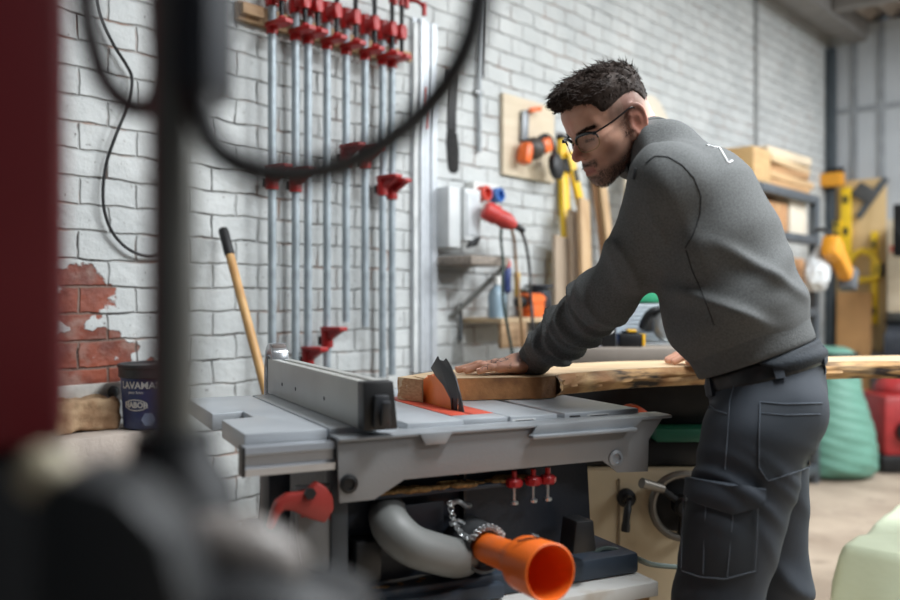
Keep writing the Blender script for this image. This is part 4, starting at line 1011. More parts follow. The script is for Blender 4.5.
# tall dark trolley frame in front of the rack
# plywood tool panel on the back wall
def bk(px, py, off=.03): y, z = back_yz(px, py, BACK_X-off); return Vector((BACK_X-off, y, z))
a, b = bk(832, 182), bk(886, 352)
pn = thing('plywood_board', 'big plywood tool panel on the grey back wall', 'tool panel', Vector((BACK_X-.012, a.y, b.z)))
wdt = a.y-b.y
MB().box2((-.018,-wdt,0),(.0,0,a.z-b.z), .003).build('plywood', mat('tool_panel_plywood', (206,178,132), .6, 0, scale=2, rgb2=(190,160,112), stretch=(1,6,1)), pn)
m_yb = mat('bright_yellow_tool', (232,192,34), .4, 0, .06)
def back_box(name, label, cat, px0, py0, px1, py1, th, m, tilt=0., off=.035, part='body', grp=None, extra=None):
    p, q = bk(px0, py0, off), bk(px1, py1, off); c = (p+q)/2
    t = thing(name, label, cat, c, 0, grp)
    MB().box((-th/2,0,0), (th, abs(p.y-q.y), abs(p.z-q.z)), Rx(tilt), .004).build(part, m, t)
    if extra: extra(t, abs(p.y-q.y), abs(p.z-q.z), th)
    return t
def vials(t, w, h, th):
    for f in (-.36, 0, .36): MB().box((-th-.002,0,h*f), (.006,w*.6,.06), None, .002).build('vial', mat('dark_vial', (70,64,30), .3), t)
GL = 'yellow spirit levels on the tool panel'
back_box('spirit_level', 'longest yellow spirit level hanging at the left edge of the tool panel', 'spirit level', 842, 188, 852, 276, .04, m_yb, 0, part='level_body', grp=GL, extra=vials)
back_box('spirit_level', 'short yellow spirit level left of the longest one, beside the tool panel edge', 'spirit level', 835, 221, 842, 248, .04, m_yb, 0, off=.05, part='level_body', grp=GL, extra=vials)
back_box('spirit_level', 'yellow spirit level hanging low at the right side of the tool panel', 'spirit level', 872, 232, 879, 324, .04, m_yb, 0, off=.05, part='level_body', grp=GL, extra=vials)
c = bk(863, 268, .12); t = thing('measuring_tape', 'yellow tape coil hanging between the two long levels on the tool panel', 'tape measure', c)
MB().tube([(0, .13*math.cos(x)*.9, .11*math.sin(x)-.02*math.cos(2*x)) for x in np.linspace(.3,5.6,30)], .024, 8).build('tape_coil', m_yb, t)
MB().box((0,-.12,-.02), (.04,.06,.10), None, .01).build('tape_case', m_blackmetal, t)
c = bk(872, 198, .05); t = thing('try_square', 'dark grey hand tool hanging aslant at the top of the tool panel', 'hand tool', c)
MB().box((0,0,0), (.02,.05,.36), Rx(.62), .004).build('blade', mat('grey_tool_steel', (96,100,104), .4, .5), t)
MB().box((-.012,.05,.04), (.03,.16,.12), Rx(.62), .02).build('stock', mat('dark_stock', (74,74,74), .5), t)
# orange lidded case and cordless tools between rack and panel
t = back_box('angle_drill', 'amber and black power tool hanging at the top left of the big plywood tool panel', 'power tool', 822, 175, 845, 186, .09, m_amb, 0, off=.08, part='tool_body')
MB().box((-.01,-.02,.075), (.06,.12,.04), None, .01).build('tool_grip', m_blackmetal, t)
# shelving and dark machine at the far right
fr = thing('plywood_cabinet', 'pale plywood cabinet at the right edge against the back wall', 'cabinet', bk(886, 300, .25)*1.0)
fr.location.z = 0
MB().box2((-.05,-.5,1.06),(.22,-.02,1.74), .004).build('carcass', mat('pale_plywood', (212,198,174)), fr)
MB().box2((-.056,-.48,1.50),(-.049,-.04,1.55)).build('red_strip', mat('faded_red', (178,90,74), .5), fr)
MB().box2((-.09,-.5,0),(.22,.02,.72), .004).build('base_unit', mat('dark_base_unit', (62,58,56), .6), fr)
t = thing('speaker_box', 'dark box hanging high at the right edge of the photo', 'box', bk(913, 230, .62))
MB().box((0,0,0), (.14,.22,.36), None, .01).build('case', m_blackmetal, t); MB().lathe((-.07,0,.02), (-1,0,0), [(0,0),(.07,0),(.075,.006),(.08,0)], 24).build('grille', mat('dark_grille', (40,42,44), .7), t)
MB().box2((.071,-.05,-.05),(.20,.05,.05)).build('arm', m_blackmetal, t)
dm = bk(888, 340, .16)
t = thing('dark_machine', 'dark grey bench machine with sloping hood at the right edge above the slab', 'machine', Vector((BACK_X-.17, dm.y-.22, .7205)))
MB().prism([(-.12,0),(.12,0),(.12,.25),(-.03,.25),(-.12,.16)], (0,.22,0), (1,0,0), (0,0,1), .46, bev=.015).build('body', mat('charcoal_machine', (58,62,70), .5), t)
MB().box2((-.05,-.25,.2505),(.12,.23,.28), .006).build('top_plate', m_blackmetal, t)
# fibreboard sheet below the tool panel
p_, q_ = bk(836, 292, .16), bk(871, 345, .16)
t = thing('fibreboard_sheet', 'tan fibreboard sheet standing below the tool panel, left of the low spirit level', 'board', Vector((p_.x, (p_.y+q_.y)/2, 0)))
MB().box((0,0,p_.z/2), (.02, p_.y-q_.y, p_.z-.006), Ry(.05), .003).build('fibreboard', mat('tan_fibreboard', (176,132,84), .7, 0, .1, 4), t)
MB().box((-.012,.0,.35), (.02,p_.y-q_.y-.1,.08), Ry(.05), .003).build('edge_batten', m_batten, t)
box_on('cardboard_box', 'brown cardboard box behind the plastic bag at the right end of the rack', 'box', .50, .88, .055, .275, Z[2], .30, m_card, grp=G2)
# mint green sack
sk = W(833, 470, 5.72); sk.z = 0
m_mint = mat('mint_green_sack_cloth', (100,148,132), .55, 0, .07, 5, bump=.35, bscale=14, stretch=(1,1,5))
t = thing('dust_sack', 'big mint green dust sack standing on the floor right of the man', 'sack', sk, CAMROT)
def sack(P):
    s = 1-.42*np.clip(P[:,2]/.82, 0, 1)
    q = np.stack([P[:,0]/s, P[:,1]/s], 1)
    d2 = np.linalg.norm(q, axis=1)-.27-.02*np.sin(np.clip(P[:,2],0,1)*7)
    d = smax(d2*.62, np.abs(P[:,2]-.42)-.42, .10)
    d = d+.0022*np.sin(P[:,2]*90+P[:,0]*40+6*wav(P,6,2))+.010*wav(P,9,5)+.003*wav(P,40,6)
    return np.maximum(d, -P[:,2])
vs, Q = sdf_mesh(sack, (-.50,-.50,-.04), (.50,.50,.95), .014)
vs[:,2] = np.maximum(vs[:,2], 0)
np_object('sack_cloth', vs, Q, m_mint, t)
MB().tube([(.150*math.cos(a), .150*math.sin(a), .80) for a in np.linspace(0,2*math.pi,33)], .010, 8).build('tie_band', mat('black_rubber_cable', (22,22,24)), t)
# red and black machine, yellow reel behind the slab
t = thing('shop_vacuum', 'red and black machine on the floor at the right edge behind the slab', 'vacuum', W(893, 440, 6.0), CAMROT); t.location.z = 0
MB().box2((-.16,-.2,.10),(.30,.2,.52), .05).build('red_body', mat('red_machine_paint', (158,42,44), .45, 0, .15, 9), t)
MB().box2((-.18,-.22,.0),(.32,.22,.12), .02).build('base', m_blackmetal, t)
MB().sphere((.05,0,.54), (.17,.16,.10)).build('hood', mat('red_machine_paint', (158,42,44)), t)
MB().cyl((-.02,-.21,.28), (-.02,-.26,.28), .07, n=24).cyl((.12,-.21,.20), (.12,-.25,.20), .05, n=20).build('dial', m_blackmetal, t)
MB().tube([(.28,-.05,.45), (.36,-.08,.40), (.38,-.1,.2), (.33,-.1,.06)], .03, 10, 5).build('hose', mat('grey_hose', (96,98,104), .5), t)
# second mint green thing and tool heap seen over the slab
# pale green dust sheet over a low stack, front right
m_sheet = mat('pale_green_dust_sheet', (196,206,180), .6, 0, .05, 4, bump=.25, bscale=16)
cs = c2w(1.20, 2.68, 0)
st = thing('covered_stack', 'low stack under a pale green dust sheet at the lower right', 'covered stack', cs, .02)
def sheet(P):
    h = .40; fold = np.clip((h-P[:,2])/h, 0, 1)
    gx = .07*fold; dx = np.abs(P[:,0]-.60)-.60-gx; dy = np.abs(P[:,1]+.60)-.60-gx; dz = P[:,2]-h
    d = smax(smax(dx, dy, .025), dz, .015)
    d = d*.9+fold*(.012*np.sin(P[:,0]*33+P[:,1]*31+2.2*wav(P,7,8)))+.005*wav(P,16,9)+.002*wav(P,45,10)
    return np.maximum(d, -P[:,2])
vs, Q = sdf_mesh(sheet, (-.20,-1.40,-.05), (1.4,.20,.48), .016)
vs[:,2] = np.maximum(vs[:,2], 0)
np_object('dust_sheet', vs, Q, m_sheet, st)
# ================================================================ BLURRED FOREGROUND
m_dred = mat('dark_red_machine_paint', (106,16,28), .5, 0, .05, 3)
m_postg = mat('grey_steel_column', (112,112,108), .35, .6, .08, 5)
m_fdark = mat('dark_machine_casting', (26,28,31), .5, .1, .1, 4)
# red machine upright on its own base
DF = .47
A_ = math.atan((66-450)/FPX)
rd_o = c2w(*cp(66, 300, DF)[:2], 0)
rd = thing('red_machine', 'dark red machine upright filling the left edge, out of focus', 'machine', rd_o, CAMROT-A_)
zb = cp(0, 452, DF)[2]
MB().box2((-.17,.0,zb),(0,.13,2.0), .012).build('red_column', m_dred, rd)
MB().box2((-.19,-.005,.0),(.0,.15,zb-.001), .015).build('machine_base', m_fdark, rd)
MB().box2((-.15,-.010,.55),(-.03,-.004,.90), .002).build('red_door', m_dred, rd)
# steel column of the drill with its dark table
pc = cp(173, 300, .50)
dr = thing('drill_press', 'grey steel drill column rising from a dark casting, blurred in front', 'drill press', c2w(pc[0], pc[1], 0), CAMROT)
def fl_(px, py, d): x, y, z = cp(px, py, d); return Vector((x-pc[0], y-pc[1], z))
zt = fl_(0, 448, .50).z
MB().cyl((0,0,zt-.3), (0,0,1.75), .0142, n=28).build('column', m_postg, dr)
MB().lathe((0,0,zt-.13), (0,0,1), [(.0,0),(.040,0),(.042,.015),(.041,.075),(.034,.11),(.024,.125),(.022,.14),(.0,.14)], 36).build('column_collar', m_fdark, dr)
MB().box2((-.036,-.022,zt-.24),(.115,.09,zt-.085), .03).build('drill_table', m_fdark, dr)
MB().cyl((0,0,.05), (0,0,zt-.2), .03, n=24).box2((-.036,-.12,0),(.20,.24,.05), .01).build('foot', m_fdark, dr)
zh0 = fl_(0, 94, .48).z
MB().box2((.006,-.03,zh0),(.031,.03,1.62), .010).build('switch_housing', mat('dark_blue_black_housing', (20,26,36), .5), dr)
k_ = fl_(240, 552, .44); MB().sphere(k_, (.034,.018,.018), rot=Ry(.25)).build('grey_knob', mat('pale_grey_knob', (136,130,126), .4), dr)
MB().cyl(k_+Vector((-.008,0,-.006)), Vector((.02,-.03,zt-.15)), .006, n=12).build('feed_lever', m_fdark, dr)
k_ = fl_(225, 622, .42); MB().sphere(k_, (.062,.03,.024)).build('casting_lobe', m_fdark, dr)
# vice casting standing in front of the column
vx = lambda px, py, d: Vector(cp(px, py, d))
vc = vx(118, 470, .385)
vi = thing('bench_vice', 'dark blurred vice casting low in front, left of the steel drill column', 'vice', c2w(vc.x, vc.y, 0), CAMROT)
MB().prism([(-.030,-.25),(.034,-.25),(.038,-.05),(.030,-.022),(.012,-.004),(-.012,.004),(-.026,-.004)], (0,.022,vc.z), (1,0,0), (0,0,1), .05, bev=.006).build('vice_body', m_fdark, vi)
MB().cyl((0,0,.03), (0,0,vc.z-.245), .022, n=20).lathe((0,0,0), (0,0,1), [(0,0),(.05,0),(.05,.03),(0,.03)], 24).build('pedestal', m_fdark, vi)
k_ = vx(46, 474, .385)-vc; MB().sphere((k_.x, k_.y, vc.z+k_.z), .0125).build('pale_knob', mat('pale_cream_knob', (176,166,142), .4), vi)
MB().cyl((k_.x+.008, k_.y, vc.z+k_.z-.004), (-.02, 0, vc.z-.03), .005, n=12).build('vice_handle', m_fdark, vi)
# drooping black lead from the drill housing
def cw(px, py, d): return W(px, py, d)
pts = [cw(198,92,.485), cw(206,128,.485), cw(222,152,.485), cw(250,168,.485), cw(290,174,.49), cw(340,166,.50), cw(385,143,.51), cw(425,110,.52), cw(455,70,.52), cw(474,25,.52), cw(484,-30,.52), cw(486,-120,.52)]
tag(MB().tube(pts, .0085, 14, 6).build('drill_lead', m_cable), 'thick blurred black lead sweeping in an arc across the clamps', 'cable')
pts = [cw(84,-60,.56), cw(86,0,.56), cw(93,45,.56), cw(106,82,.56), cw(130,106,.56), cw(152,104,.565), cw(160,70,.57), cw(158,20,.57), cw(156,-60,.57)]
tag(MB().tube(pts, .0072, 14, 6).build('hanging_hose', mat('dark_hose_rubber', (26,22,24), .35)), 'blurred dark hose hanging in a loop between red machine and steel column', 'hose')
# ================================================================ THE MAN
f32 = np.float32
PED = np.array([.612, 1.75], f32)
FV = np.array([-.9326, .361]); LV = np.array([-.361, -.9326])
F3 = np.array([FV[0], FV[1], 0], f32); L3 = np.array([LV[0], LV[1], 0], f32)
def mid(px, py):
    k = (px-450)/FPX; F = (.612-k*1.75)/(.9326+.361*k); y = 1.75+.361*F
    return F, H-(py-300)*y/FPX
def pt(px, py, l=0.):
    F, z = mid(px, py); return np.array([PED[0]+F*FV[0]+l*LV[0], PED[1]+F*FV[1]+l*LV[1], z], f32)
def toB(P):                                   # cam frame -> (F, l, z)
    q = P[:, :2]-PED
    return q@FV.astype(f32), q@LV.astype(f32), P[:, 2]
def loft(P, nodes, shrink=0., ks=.03):
    """nodes: (px, py, r, k) spine with elliptical section, r front-back, r*k sideways"""
    Fc, l, z = toB(P); d = None
    M = [mid(n[0], n[1]) for n in nodes]
    for i in range(len(nodes)-1):
        a = np.array(M[i], f32); b = np.array(M[i+1], f32); ab = b-a
        t = np.clip(((Fc-a[0])*ab[0]+(z-a[1])*ab[1])/float(ab@ab), 0, 1)
        r = nodes[i][2]+(nodes[i+1][2]-nodes[i][2])*t; k = nodes[i][3]+(nodes[i+1][3]-nodes[i][3])*t
        e2 = (Fc-a[0]-t*ab[0])**2+(z-a[1]-t*ab[1])**2
        e = (np.sqrt(e2+(l/k)**2)-r)*.85
        d = e if d is None else smin(d, e, ks)
    return d+shrink
TORSO = [(752,348,.122,1.22),(730,300,.130,1.28),(714,245,.124,1.42),(696,202,.113,1.60),(678,170,.067,2.1)]
SH_N = pt(674,192,.155); SH_F = pt(674,192,-.155)
EL_N = np.array([.332,1.83,1.158], f32); WR_N = np.array([.190,2.015,1.010], f32)
EL_F = np.array([.66,2.03,1.12], f32); WR_F = np.array([.700,2.26,1.025], f32)
NECK0 = pt(657,150); 
# --- head frame
yw, pc_, rl_ = .316, .50, -.05
hf = np.array([-math.cos(pc_)*math.cos(yw), -math.cos(pc_)*math.sin(yw), -math.sin(pc_)]); hl = np.array([math.sin(yw), -math.cos(yw), 0]); hu = np.cross(hf, hl)
hl, hu = math.cos(rl_)*hl+math.sin(rl_)*hu, -math.sin(rl_)*hl+math.cos(rl_)*hu
RH = np.stack([hf, hl, hu], 1).astype(f32)
HC = np.array(cp(609, 116.5, 1.832), f32)
def h2c(p): return HC+RH@np.asarray(p, f32)
def sm2(a, b, k): return smin(a, b, k)
def cranium(q): return ell(q, (-.001,0,.022), (.088,.073,.068))
def head(q):
    y = np.abs(q[:, 1]); m = np.stack([q[:, 0], y, q[:, 2]], 1)
    d = cranium(q)
    d = smin(d, ell(q, (.040,0,.030), (.050,.060,.048)), .03)
    d = smin(d, ell(q, (.030,0,-.040), (.058,.058,.072)), .03)
    d = smin(d, cap(m, (-.004,.050,-.050), (.066,.017,-.102), .016, .016), .030)
    d = smin(d, ell(q, (.074,0,-.106), (.017,.021,.017)), .018)
    d = smin(d, ell(q, (.066,0,-.072), (.030,.034,.030)), .020)
    d = smin(d, ell(m, (.058,.042,-.030), (.024,.020,.020)), .022)          # cheek bone
    d = smin(d, cap(m, (.085,.010,.004), (.064,.050,.008), .010, .009), .012)   # brow
    d = smax(d, -ell(m, (.097,.032,-.014), (.022,.019,.0135)), .012)         # socket
    d = smin(d, ell(m, (.066,.032,-.0155), (.0145,.0165,.0125)), .004)         # closed lids over the eye
    d = smin(d, cap(m, (.0795,.016,-.0205), (.074,.048,-.0195), .0018, .0016), .003)  # lash line fold
    d = smin(d, cap(q, (.082,0,-.004), (.103,0,-.038), .0075, .0095), .010)  # nose
    d = smin(d, sph(q, (.107,0,-.043), .0105), .006)
    d = smin(d, ell(m, (.094,.0125,-.047), (.012,.0075,.008)), .005)
    d = smax(d, -ell(m, (.099,.007,-.0555), (.006,.0036,.004)), .002)
    up = np.minimum(cap(m, (.0985,.002,-.0735), (.083,.025,-.0800), .0055, .0030), 9)
    lo = cap(m, (.0975,.0,-.0865), (.082,.023,-.0815), .0070, .0030)
    d = smin(d, up, .006); d = smin(d, lo, .006)
    d = smax(d, -cap(m, (.1055,.0,-.0800), (.086,.027,-.0806), .0017, .0010), .002)
    d = smax(d, -ell(q, (.103,0,-.098), (.010,.020,.0055)), .008)
    # neck
    d = smin(d, cap(q, (-.035,0,-.03), (-.050,0,-.105), .055, .056), .025)
    # ear
    c = np.array([-.010,.073,-.027], f32); e = m-c
    a = .25; ex = e[:, 0]*math.cos(a)+e[:, 2]*math.sin(a); ez = -e[:, 0]*math.sin(a)+e[:, 2]*math.cos(a); ey = e[:, 1]-(-ex*.35)
    ear = ell(np.stack([ex, ey, ez], 1), (0,0,0), (.0170,.0058,.031))
    ring = np.sqrt((np.sqrt((ex/.0165)**2+((ez-.002)/.030)**2)-1)**2*.0165**2+(ey-.004)**2)-.0038
    ring = np.where((ex > .006) & (ez < .012), .01, ring)
    ear = smin(ear, ring, .004)
    ear = smax(ear, -ell(np.stack([ex, ey, ez], 1), (.003,.008,-.004), (.0095,.0075,.014)), .004)
    ear = smin(ear, ell(np.stack([ex, ey, ez], 1), (.006,.001,-.029), (.009,.005,.009)), .004)
    d = smin(d, ear, .006)
    return d
def finger(P, pts, r0, r1): 
    n = len(pts); return chain(P, pts, [r0+(r1-r0)*i/(n-1) for i in range(n)], .003)
def handL(P):
    wr = WR_N
    d = cap(P, wr, (.150,2.008,1.004), .027, .024)
    d = smin(d, ell(P, (.140,2.005,1.000), (.048,.045,.0165)), .014)
    K = [((.112,1.972,.998),(.092,1.966,.999),(.066,1.960,.9905)), ((.106,1.990,1.001),(.072,1.984,1.001),(.038,1.980,.9905)),
         ((.104,2.010,1.002),(.062,2.006,1.001),(.020,2.004,.9905)), ((.107,2.032,1.001),(.070,2.034,1.000),(.032,2.038,.9905))]
    for i, k in enumerate(K):
        base = (.150,2.005+(k[0][1]-2.005)*.55,1.003)
        d = smin(d, cap(P, base, k[0], .011, .0105), .010)
        d = smin(d, sph(P, (k[0][0], k[0][1], k[0][2]+.0015), .0105), .006)
        fd = finger(P, k, .0098 if i else .0088, .0082 if i else .0076)
        d = smin(d, fd, .0045)
        d = smin(d, sph(P, k[1], .0095 if i else .0085), .004)
    d = smin(d, finger(P, [(.160,2.035,1.000),(.132,2.064,.996),(.100,2.078,.9915)], .014, .0095), .012)
    # tendons
    for k in K[1:]: d = smin(d, cap(P, (.165,2.008,1.017), (k[0][0]+.004, k[0][1], k[0][2]+.008), .0028, .0028), .006)
    return d
def handR(P):
    o = WR_F
    P = P-np.array([.018,0,0], f32); o = o-np.array([.018,0,0], f32)
    d = cap(P, o, (.650,2.285,1.010), .026, .024)
    d = smin(d, ell(P, (.642,2.295,1.004), (.046,.044,.017)), .014)
    for i, dy in enumerate((-.036,-.013,.012,.034)):
        k = [(.615,2.300+dy,1.002), (.588,2.305+dy*1.1,1.003), (.556+abs(i-1.4)*.006,2.310+dy*1.15,.9905)]
        d = smin(d, finger(P, k, .0100, .0085), .005)
    d = smin(d, finger(P, [(.660,2.258,1.0),(.625,2.240,.997),(.592,2.236,.9915)], .014, .0095), .012)
    return d
PELV = [(766,366,.108,1.20),(768,392,.112,1.25)]
HIPN = pt(757,430,.085); HIPF = pt(757,430,-.085)
KN = np.array([.507,1.66,.58], f32); KN2 = np.array([.497,1.665,.46], f32); AN = np.array([.520,1.70,.09], f32)
KF = np.array([.672,1.845,.58], f32); KF2 = np.array([.680,1.845,.46], f32); AF = np.array([.730,1.87,.09], f32)
def body(P):
    d = loft(P, [(a, b, r-.022, k) for a, b, r, k in TORSO])
    d = smin(d, loft(P, [(a, b, r-.018, k) for a, b, r, k in PELV]), .03)
    d = smin(d, cap(P, pt(660,152), h2c((-.048,0,-.095)), .062, .055), .03)
    for S, E, W_ in ((SH_N, EL_N, WR_N), (SH_F, EL_F, WR_F)):
        d = smin(d, chain(P, [S, E, W_], [.058, .042, .027], .01), .03)
    d = smin(d, cap(P, HIPN, KN, .080, .062), .03); d = smin(d, cap(P, HIPF, KF, .080, .062), .02)
    q = (P-HC)@RH
    m = (np.abs(q[:, 0]) < .15) & (np.abs(q[:, 1]) < .12) & (np.abs(q[:, 2]) < .17)
    if m.any(): d[m] = smin(d[m], head(q[m]), .012)
    for fn, c in ((handL, (.10,2.01,1.0)), (handR, (.63,2.29,1.0))):
        m = np.linalg.norm(P-np.array(c, f32), axis=1) < .17
        if m.any(): d[m] = smin(d[m], fn(P[m]), .006)
    return d
man_loc = c2w(float(PED[0]), float(PED[1]), 0)
man = thing('person', 'bearded man with glasses, grey sweatshirt and slate cargo trousers leaning over the slab', 'person', man_loc, CAMROT)
OFF = np.array([PED[0], PED[1], 0], f32)
# --- skin
def skin_material():
    m = bpy.data.materials.new('skin'); m.use_nodes = True; nt = m.node_tree; N = nt.nodes; L = nt.links; b = N['Principled BSDF']
    b.inputs['Roughness'].default_value = .48; b.inputs['Subsurface Weight'].default_value = .07; b.inputs['Subsurface Radius'].default_value = (.008,.003,.0015); b.inputs['Subsurface Scale'].default_value = 1
    tc = N.new('ShaderNodeTexCoord')
    def noise(sc, lo, hi, det=4):
        n = N.new('ShaderNodeTexNoise'); n.inputs['Scale'].default_value = sc; n.inputs['Detail'].default_value = det; L.new(tc.outputs['Object'], n.inputs['Vector'])
        r = N.new('ShaderNodeMapRange'); r.inputs['From Min'].default_value = lo; r.inputs['From Max'].default_value = hi; L.new(n.outputs['Fac'], r.inputs['Value']); return r.outputs[0]
    def mix(f, a, c):
        x = N.new('ShaderNodeMixRGB')
        for i, s in enumerate((f, a, c)):
            if isinstance(s, tuple): x.inputs[i].default_value = s
            else: L.new(s, x.inputs[i])
        return x.outputs[0]
    def attr(n):
        a = N.new('ShaderNodeAttribute'); a.attribute_name = n; return a.outputs['Fac']
    def mul(a, c):
        x = N.new('ShaderNodeMath'); x.operation = 'MULTIPLY'; L.new(a, x.inputs[0])
        if isinstance(c, float): x.inputs[1].default_value = c
        else: L.new(c, x.inputs[1])
        return x.outputs[0]
    c = mix(noise(28, .35, .65), lin((202,152,128)), lin((214,166,142)))
    c = mix(mul(attr('rosy'), .55), c, lin((190,100,84)))
    c = mix(mul(attr('lip'), .8), c, lin((164,92,84)))
    c = mix(mul(attr('buzz'), .72), c, lin((84,66,58)))
    c = mix(mul(attr('beard'), noise(700, .30, .55, 2)), c, lin((58,40,32)))
    v = N.new('ShaderNodeTexVoronoi'); v.feature = 'DISTANCE_TO_EDGE'; v.inputs['Scale'].default_value = 85; L.new(tc.outputs['Object'], v.inputs['Vector'])
    vr = N.new('ShaderNodeMapRange'); vr.inputs['From Min'].default_value = .10; vr.inputs['From Max'].default_value = .05; L.new(v.outputs['Distance'], vr.inputs['Value'])
    c = mix(mul(mul(attr('ink'), vr.outputs[0]), noise(40, .45, .5)), c, lin((62,54,56)))
    c = mix(mul(attr('inksolid'), noise(60, .30, .42)), c, lin((104,82,76)))
    L.new(c, b.inputs['Base Color'])
    n2 = N.new('ShaderNodeTexNoise'); n2.inputs['Scale'].default_value = 260; L.new(tc.outputs['Object'], n2.inputs['Vector'])
    bp = N.new('ShaderNodeBump'); bp.inputs['Strength'].default_value = .12; bp.inputs['Distance'].default_value = .003; L.new(n2.outputs['Fac'], bp.inputs['Height']); L.new(bp.outputs[0], b.inputs['Normal'])
    return m
V, Q = sdf_mesh(body, (-.02,1.46,.56), (.86,2.40,1.68), .0027)
q = (V-HC)@RH
inh = np.linalg.norm(q-np.array([0,0,-.02], f32), axis=1) < .17
def sst(x, a, b): t = np.clip((x-a)/(b-a), 0, 1); return t*t*(3-2*t)
ay = np.abs(q[:, 1])
lipm = np.clip(1-((q[:, 2]+.0805)/.0125)**2, 0, 1)*sst(q[:, 0], .080, .090)*sst(-ay, -.026, -.020)
jawline = -.036-.66*np.clip(q[:, 0]-.0, 0, .05)           # beard edge: sideburn falling to the cheek
beard = sst(-q[:, 2], -(jawline-.004)+.0, -(jawline-.026))*sst(q[:, 0], -.012, .006)
cheek_free = sst(q[:, 0], .050, .062)*sst(q[:, 2], -.070, -.058)
beard = beard*(1-cheek_free)
must = sst(q[:, 0], .078, .086)*sst(-q[:, 2], .058, .062)*sst(q[:, 2], -.079, -.073)*sst(-ay, -.034, -.026)
beard = np.clip(np.maximum(beard, must)*(1-np.clip(lipm*1.3, 0, 1)), 0, 1)*sst(q[:, 2], -.165, -.12)
burn = sst(q[:, 0], -.004, .004)*sst(-q[:, 0], -.030, -.016)*sst(-q[:, 2], -.03, 0)*sst(q[:, 2], -.06, -.04)*sst(ay, .045, .055)
beard = np.maximum(beard, .75*burn)
fade = sst(q[:, 2], -.030, .012)*sst(-q[:, 0], -.050, -.034)*sst(ay, .03, .05)
beard = np.where(inh, beard*.85, 0)
brow_ = np.clip(1-np.abs((q[:, 2]-(.001+.10*(ay-.03)-4.0*(ay-.034)**2))/.0052), 0, 1)*sst(ay, .010, .016)*sst(-ay, -.062, -.050)*sst(q[:, 0], .048, .056)
beard = np.maximum(beard, np.where(inh, np.clip(brow_*1.6, 0, .95), 0))
lash = np.clip(1-np.abs((q[:, 2]+.0205)/.0042), 0, 1)*sst(ay, .014, .020)*sst(-ay, -.052, -.046)*sst(q[:, 0], .062, .068)
beard = np.maximum(beard, np.where(inh, np.clip(lash*1.6, 0, 1), 0))
rosy = np.where(inh, np.maximum(sst(q[:, 0], .088, .104)*sst(-ay, -.02, -.012)*sst(q[:, 2], -.062, -.05), np.where((ay > .068) & (q[:, 0] < .005), .8, 0)), .15)
hd = np.linalg.norm(V-np.array([.10,2.0,1.0], f32), axis=1) < .17
ink = np.where(hd, sst(V[:, 0], .060, .078)*sst(-V[:, 0], -.142, -.128)*sst(V[:, 2], .992, .998), 0)
inks = np.where(hd, sst(V[:, 0], .140, .156)*sst(V[:, 2], 1.004, 1.014), 0)
bo_ = np_object('body', V-OFF, Q, skin_material(), man, attr=dict(beard=beard, buzz=np.where(inh, np.maximum(fade, .5*sst(-q[:, 2], .035, .060)*sst(q[:, 0], -.02, .0)*sst(-q[:, 0], -.075, -.06)), 0), lip=np.where(inh, lipm, 0), rosy=rosy, ink=ink, inksolid=inks))
# --- hair
def comb(mx): return mx
def hair_sdf(P):
    q = (P-HC)@RH
    top = sst(q[:, 2], .030, .080)
    front = sst(q[:, 0], .02, .095)
    th = .0030+.0120*top+.004*front*top
    d = ell(q, (-.001,0,.022), (.088,.073,.068))
    fr = ell(q, (.040,0,.030), (.050,.060,.048)); d = smin(d, fr, .03)
    d = d-th
    d = smin(d, ell(q, (.068,.0,.077), (.022,.042,.014)), .020)
    # hairline: a surface running from the forehead over the temple, round the ear and down to the nape
    ay = np.abs(q[:, 1])
    line = np.interp(q[:, 0], [-.10,-.085,-.06,-.045,-.033,.0,.02,.044,.053,.060,.072,.09], [-.05,-.045,-.01,.018,.028,.027,.024,.019,.022,.042,.056,.053]).astype(f32)+.003*wav(P, 150, 25)
    d = smax(d, (line-q[:, 2])*.75, .010)
    d = d+.0028*np.sin(q[:, 1]*260+q[:, 0]*60+3*wav(P, 60, 21))*top+.0022*wav(P, 240, 22)*top
    return d
VH, QH = sdf_mesh(hair_sdf, HC-.17, HC+.17, .0034)
def vnormals(V, Q):
    n = np.cross(V[Q[:, 2]]-V[Q[:, 0]], V[Q[:, 3]]-V[Q[:, 1]]); N_ = np.zeros_like(V)
    for i in range(4): np.add.at(N_, Q[:, i], n)
    return N_/np.maximum(np.linalg.norm(N_, axis=1), 1e-9)[:, None]
m_hair = mat('dark_brown_hair', (48,37,31), .65, 0, .3, 40, spec=.18)
NH = vnormals(VH, QH)
def strands(V, N, sel, n, length, dirn, up, r, seed, jit=.35, curl=.3):
    g = np.random.default_rng(seed); idx = g.choice(np.flatnonzero(sel), n); vs = []; fs = []
    for i in idx:
        p = V[i]; nn = N[i]; dd = np.asarray(dirn(p)) if callable(dirn) else np.asarray(dirn)
        t = dd-nn*float(dd@nn); t = t/max(1e-6, np.linalg.norm(t))
        t = t+g.normal(size=3)*jit; t /= np.linalg.norm(t)
        Ls = length(p)*g.uniform(.6, 1.25) if callable(length) else length*g.uniform(.6, 1.25)
        a = p-nn*.002; b = p+(t*.55+nn*up)*Ls*.5; c = p+(t+nn*up*(1-curl))*Ls*.95
        s1 = np.cross(t, nn); s1 /= max(1e-6, np.linalg.norm(s1)); s2 = np.cross(s1, t)
        o = len(vs)
        for cc, rr in ((a, r), (b, r*.8)):
            for k in range(3): an = 2.094*k; vs.append(cc+s1*rr*math.cos(an)+s2*rr*math.sin(an))
        vs.append(c)
        for k in range(3):
            k2 = (k+1) % 3; fs.append((o+k, o+k2, o+3+k2, o+3+k)); fs.append((o+3+k, o+3+k2, o+6))
    return vs, fs
qH = (VH-HC)@RH
def hairdir(p):
    q = (p-HC)@RH; w = np.array([1., .25*np.sign(q[1]), .25]) if q[2] > .055 else np.array([.2, 0, -.6]); return RH@w
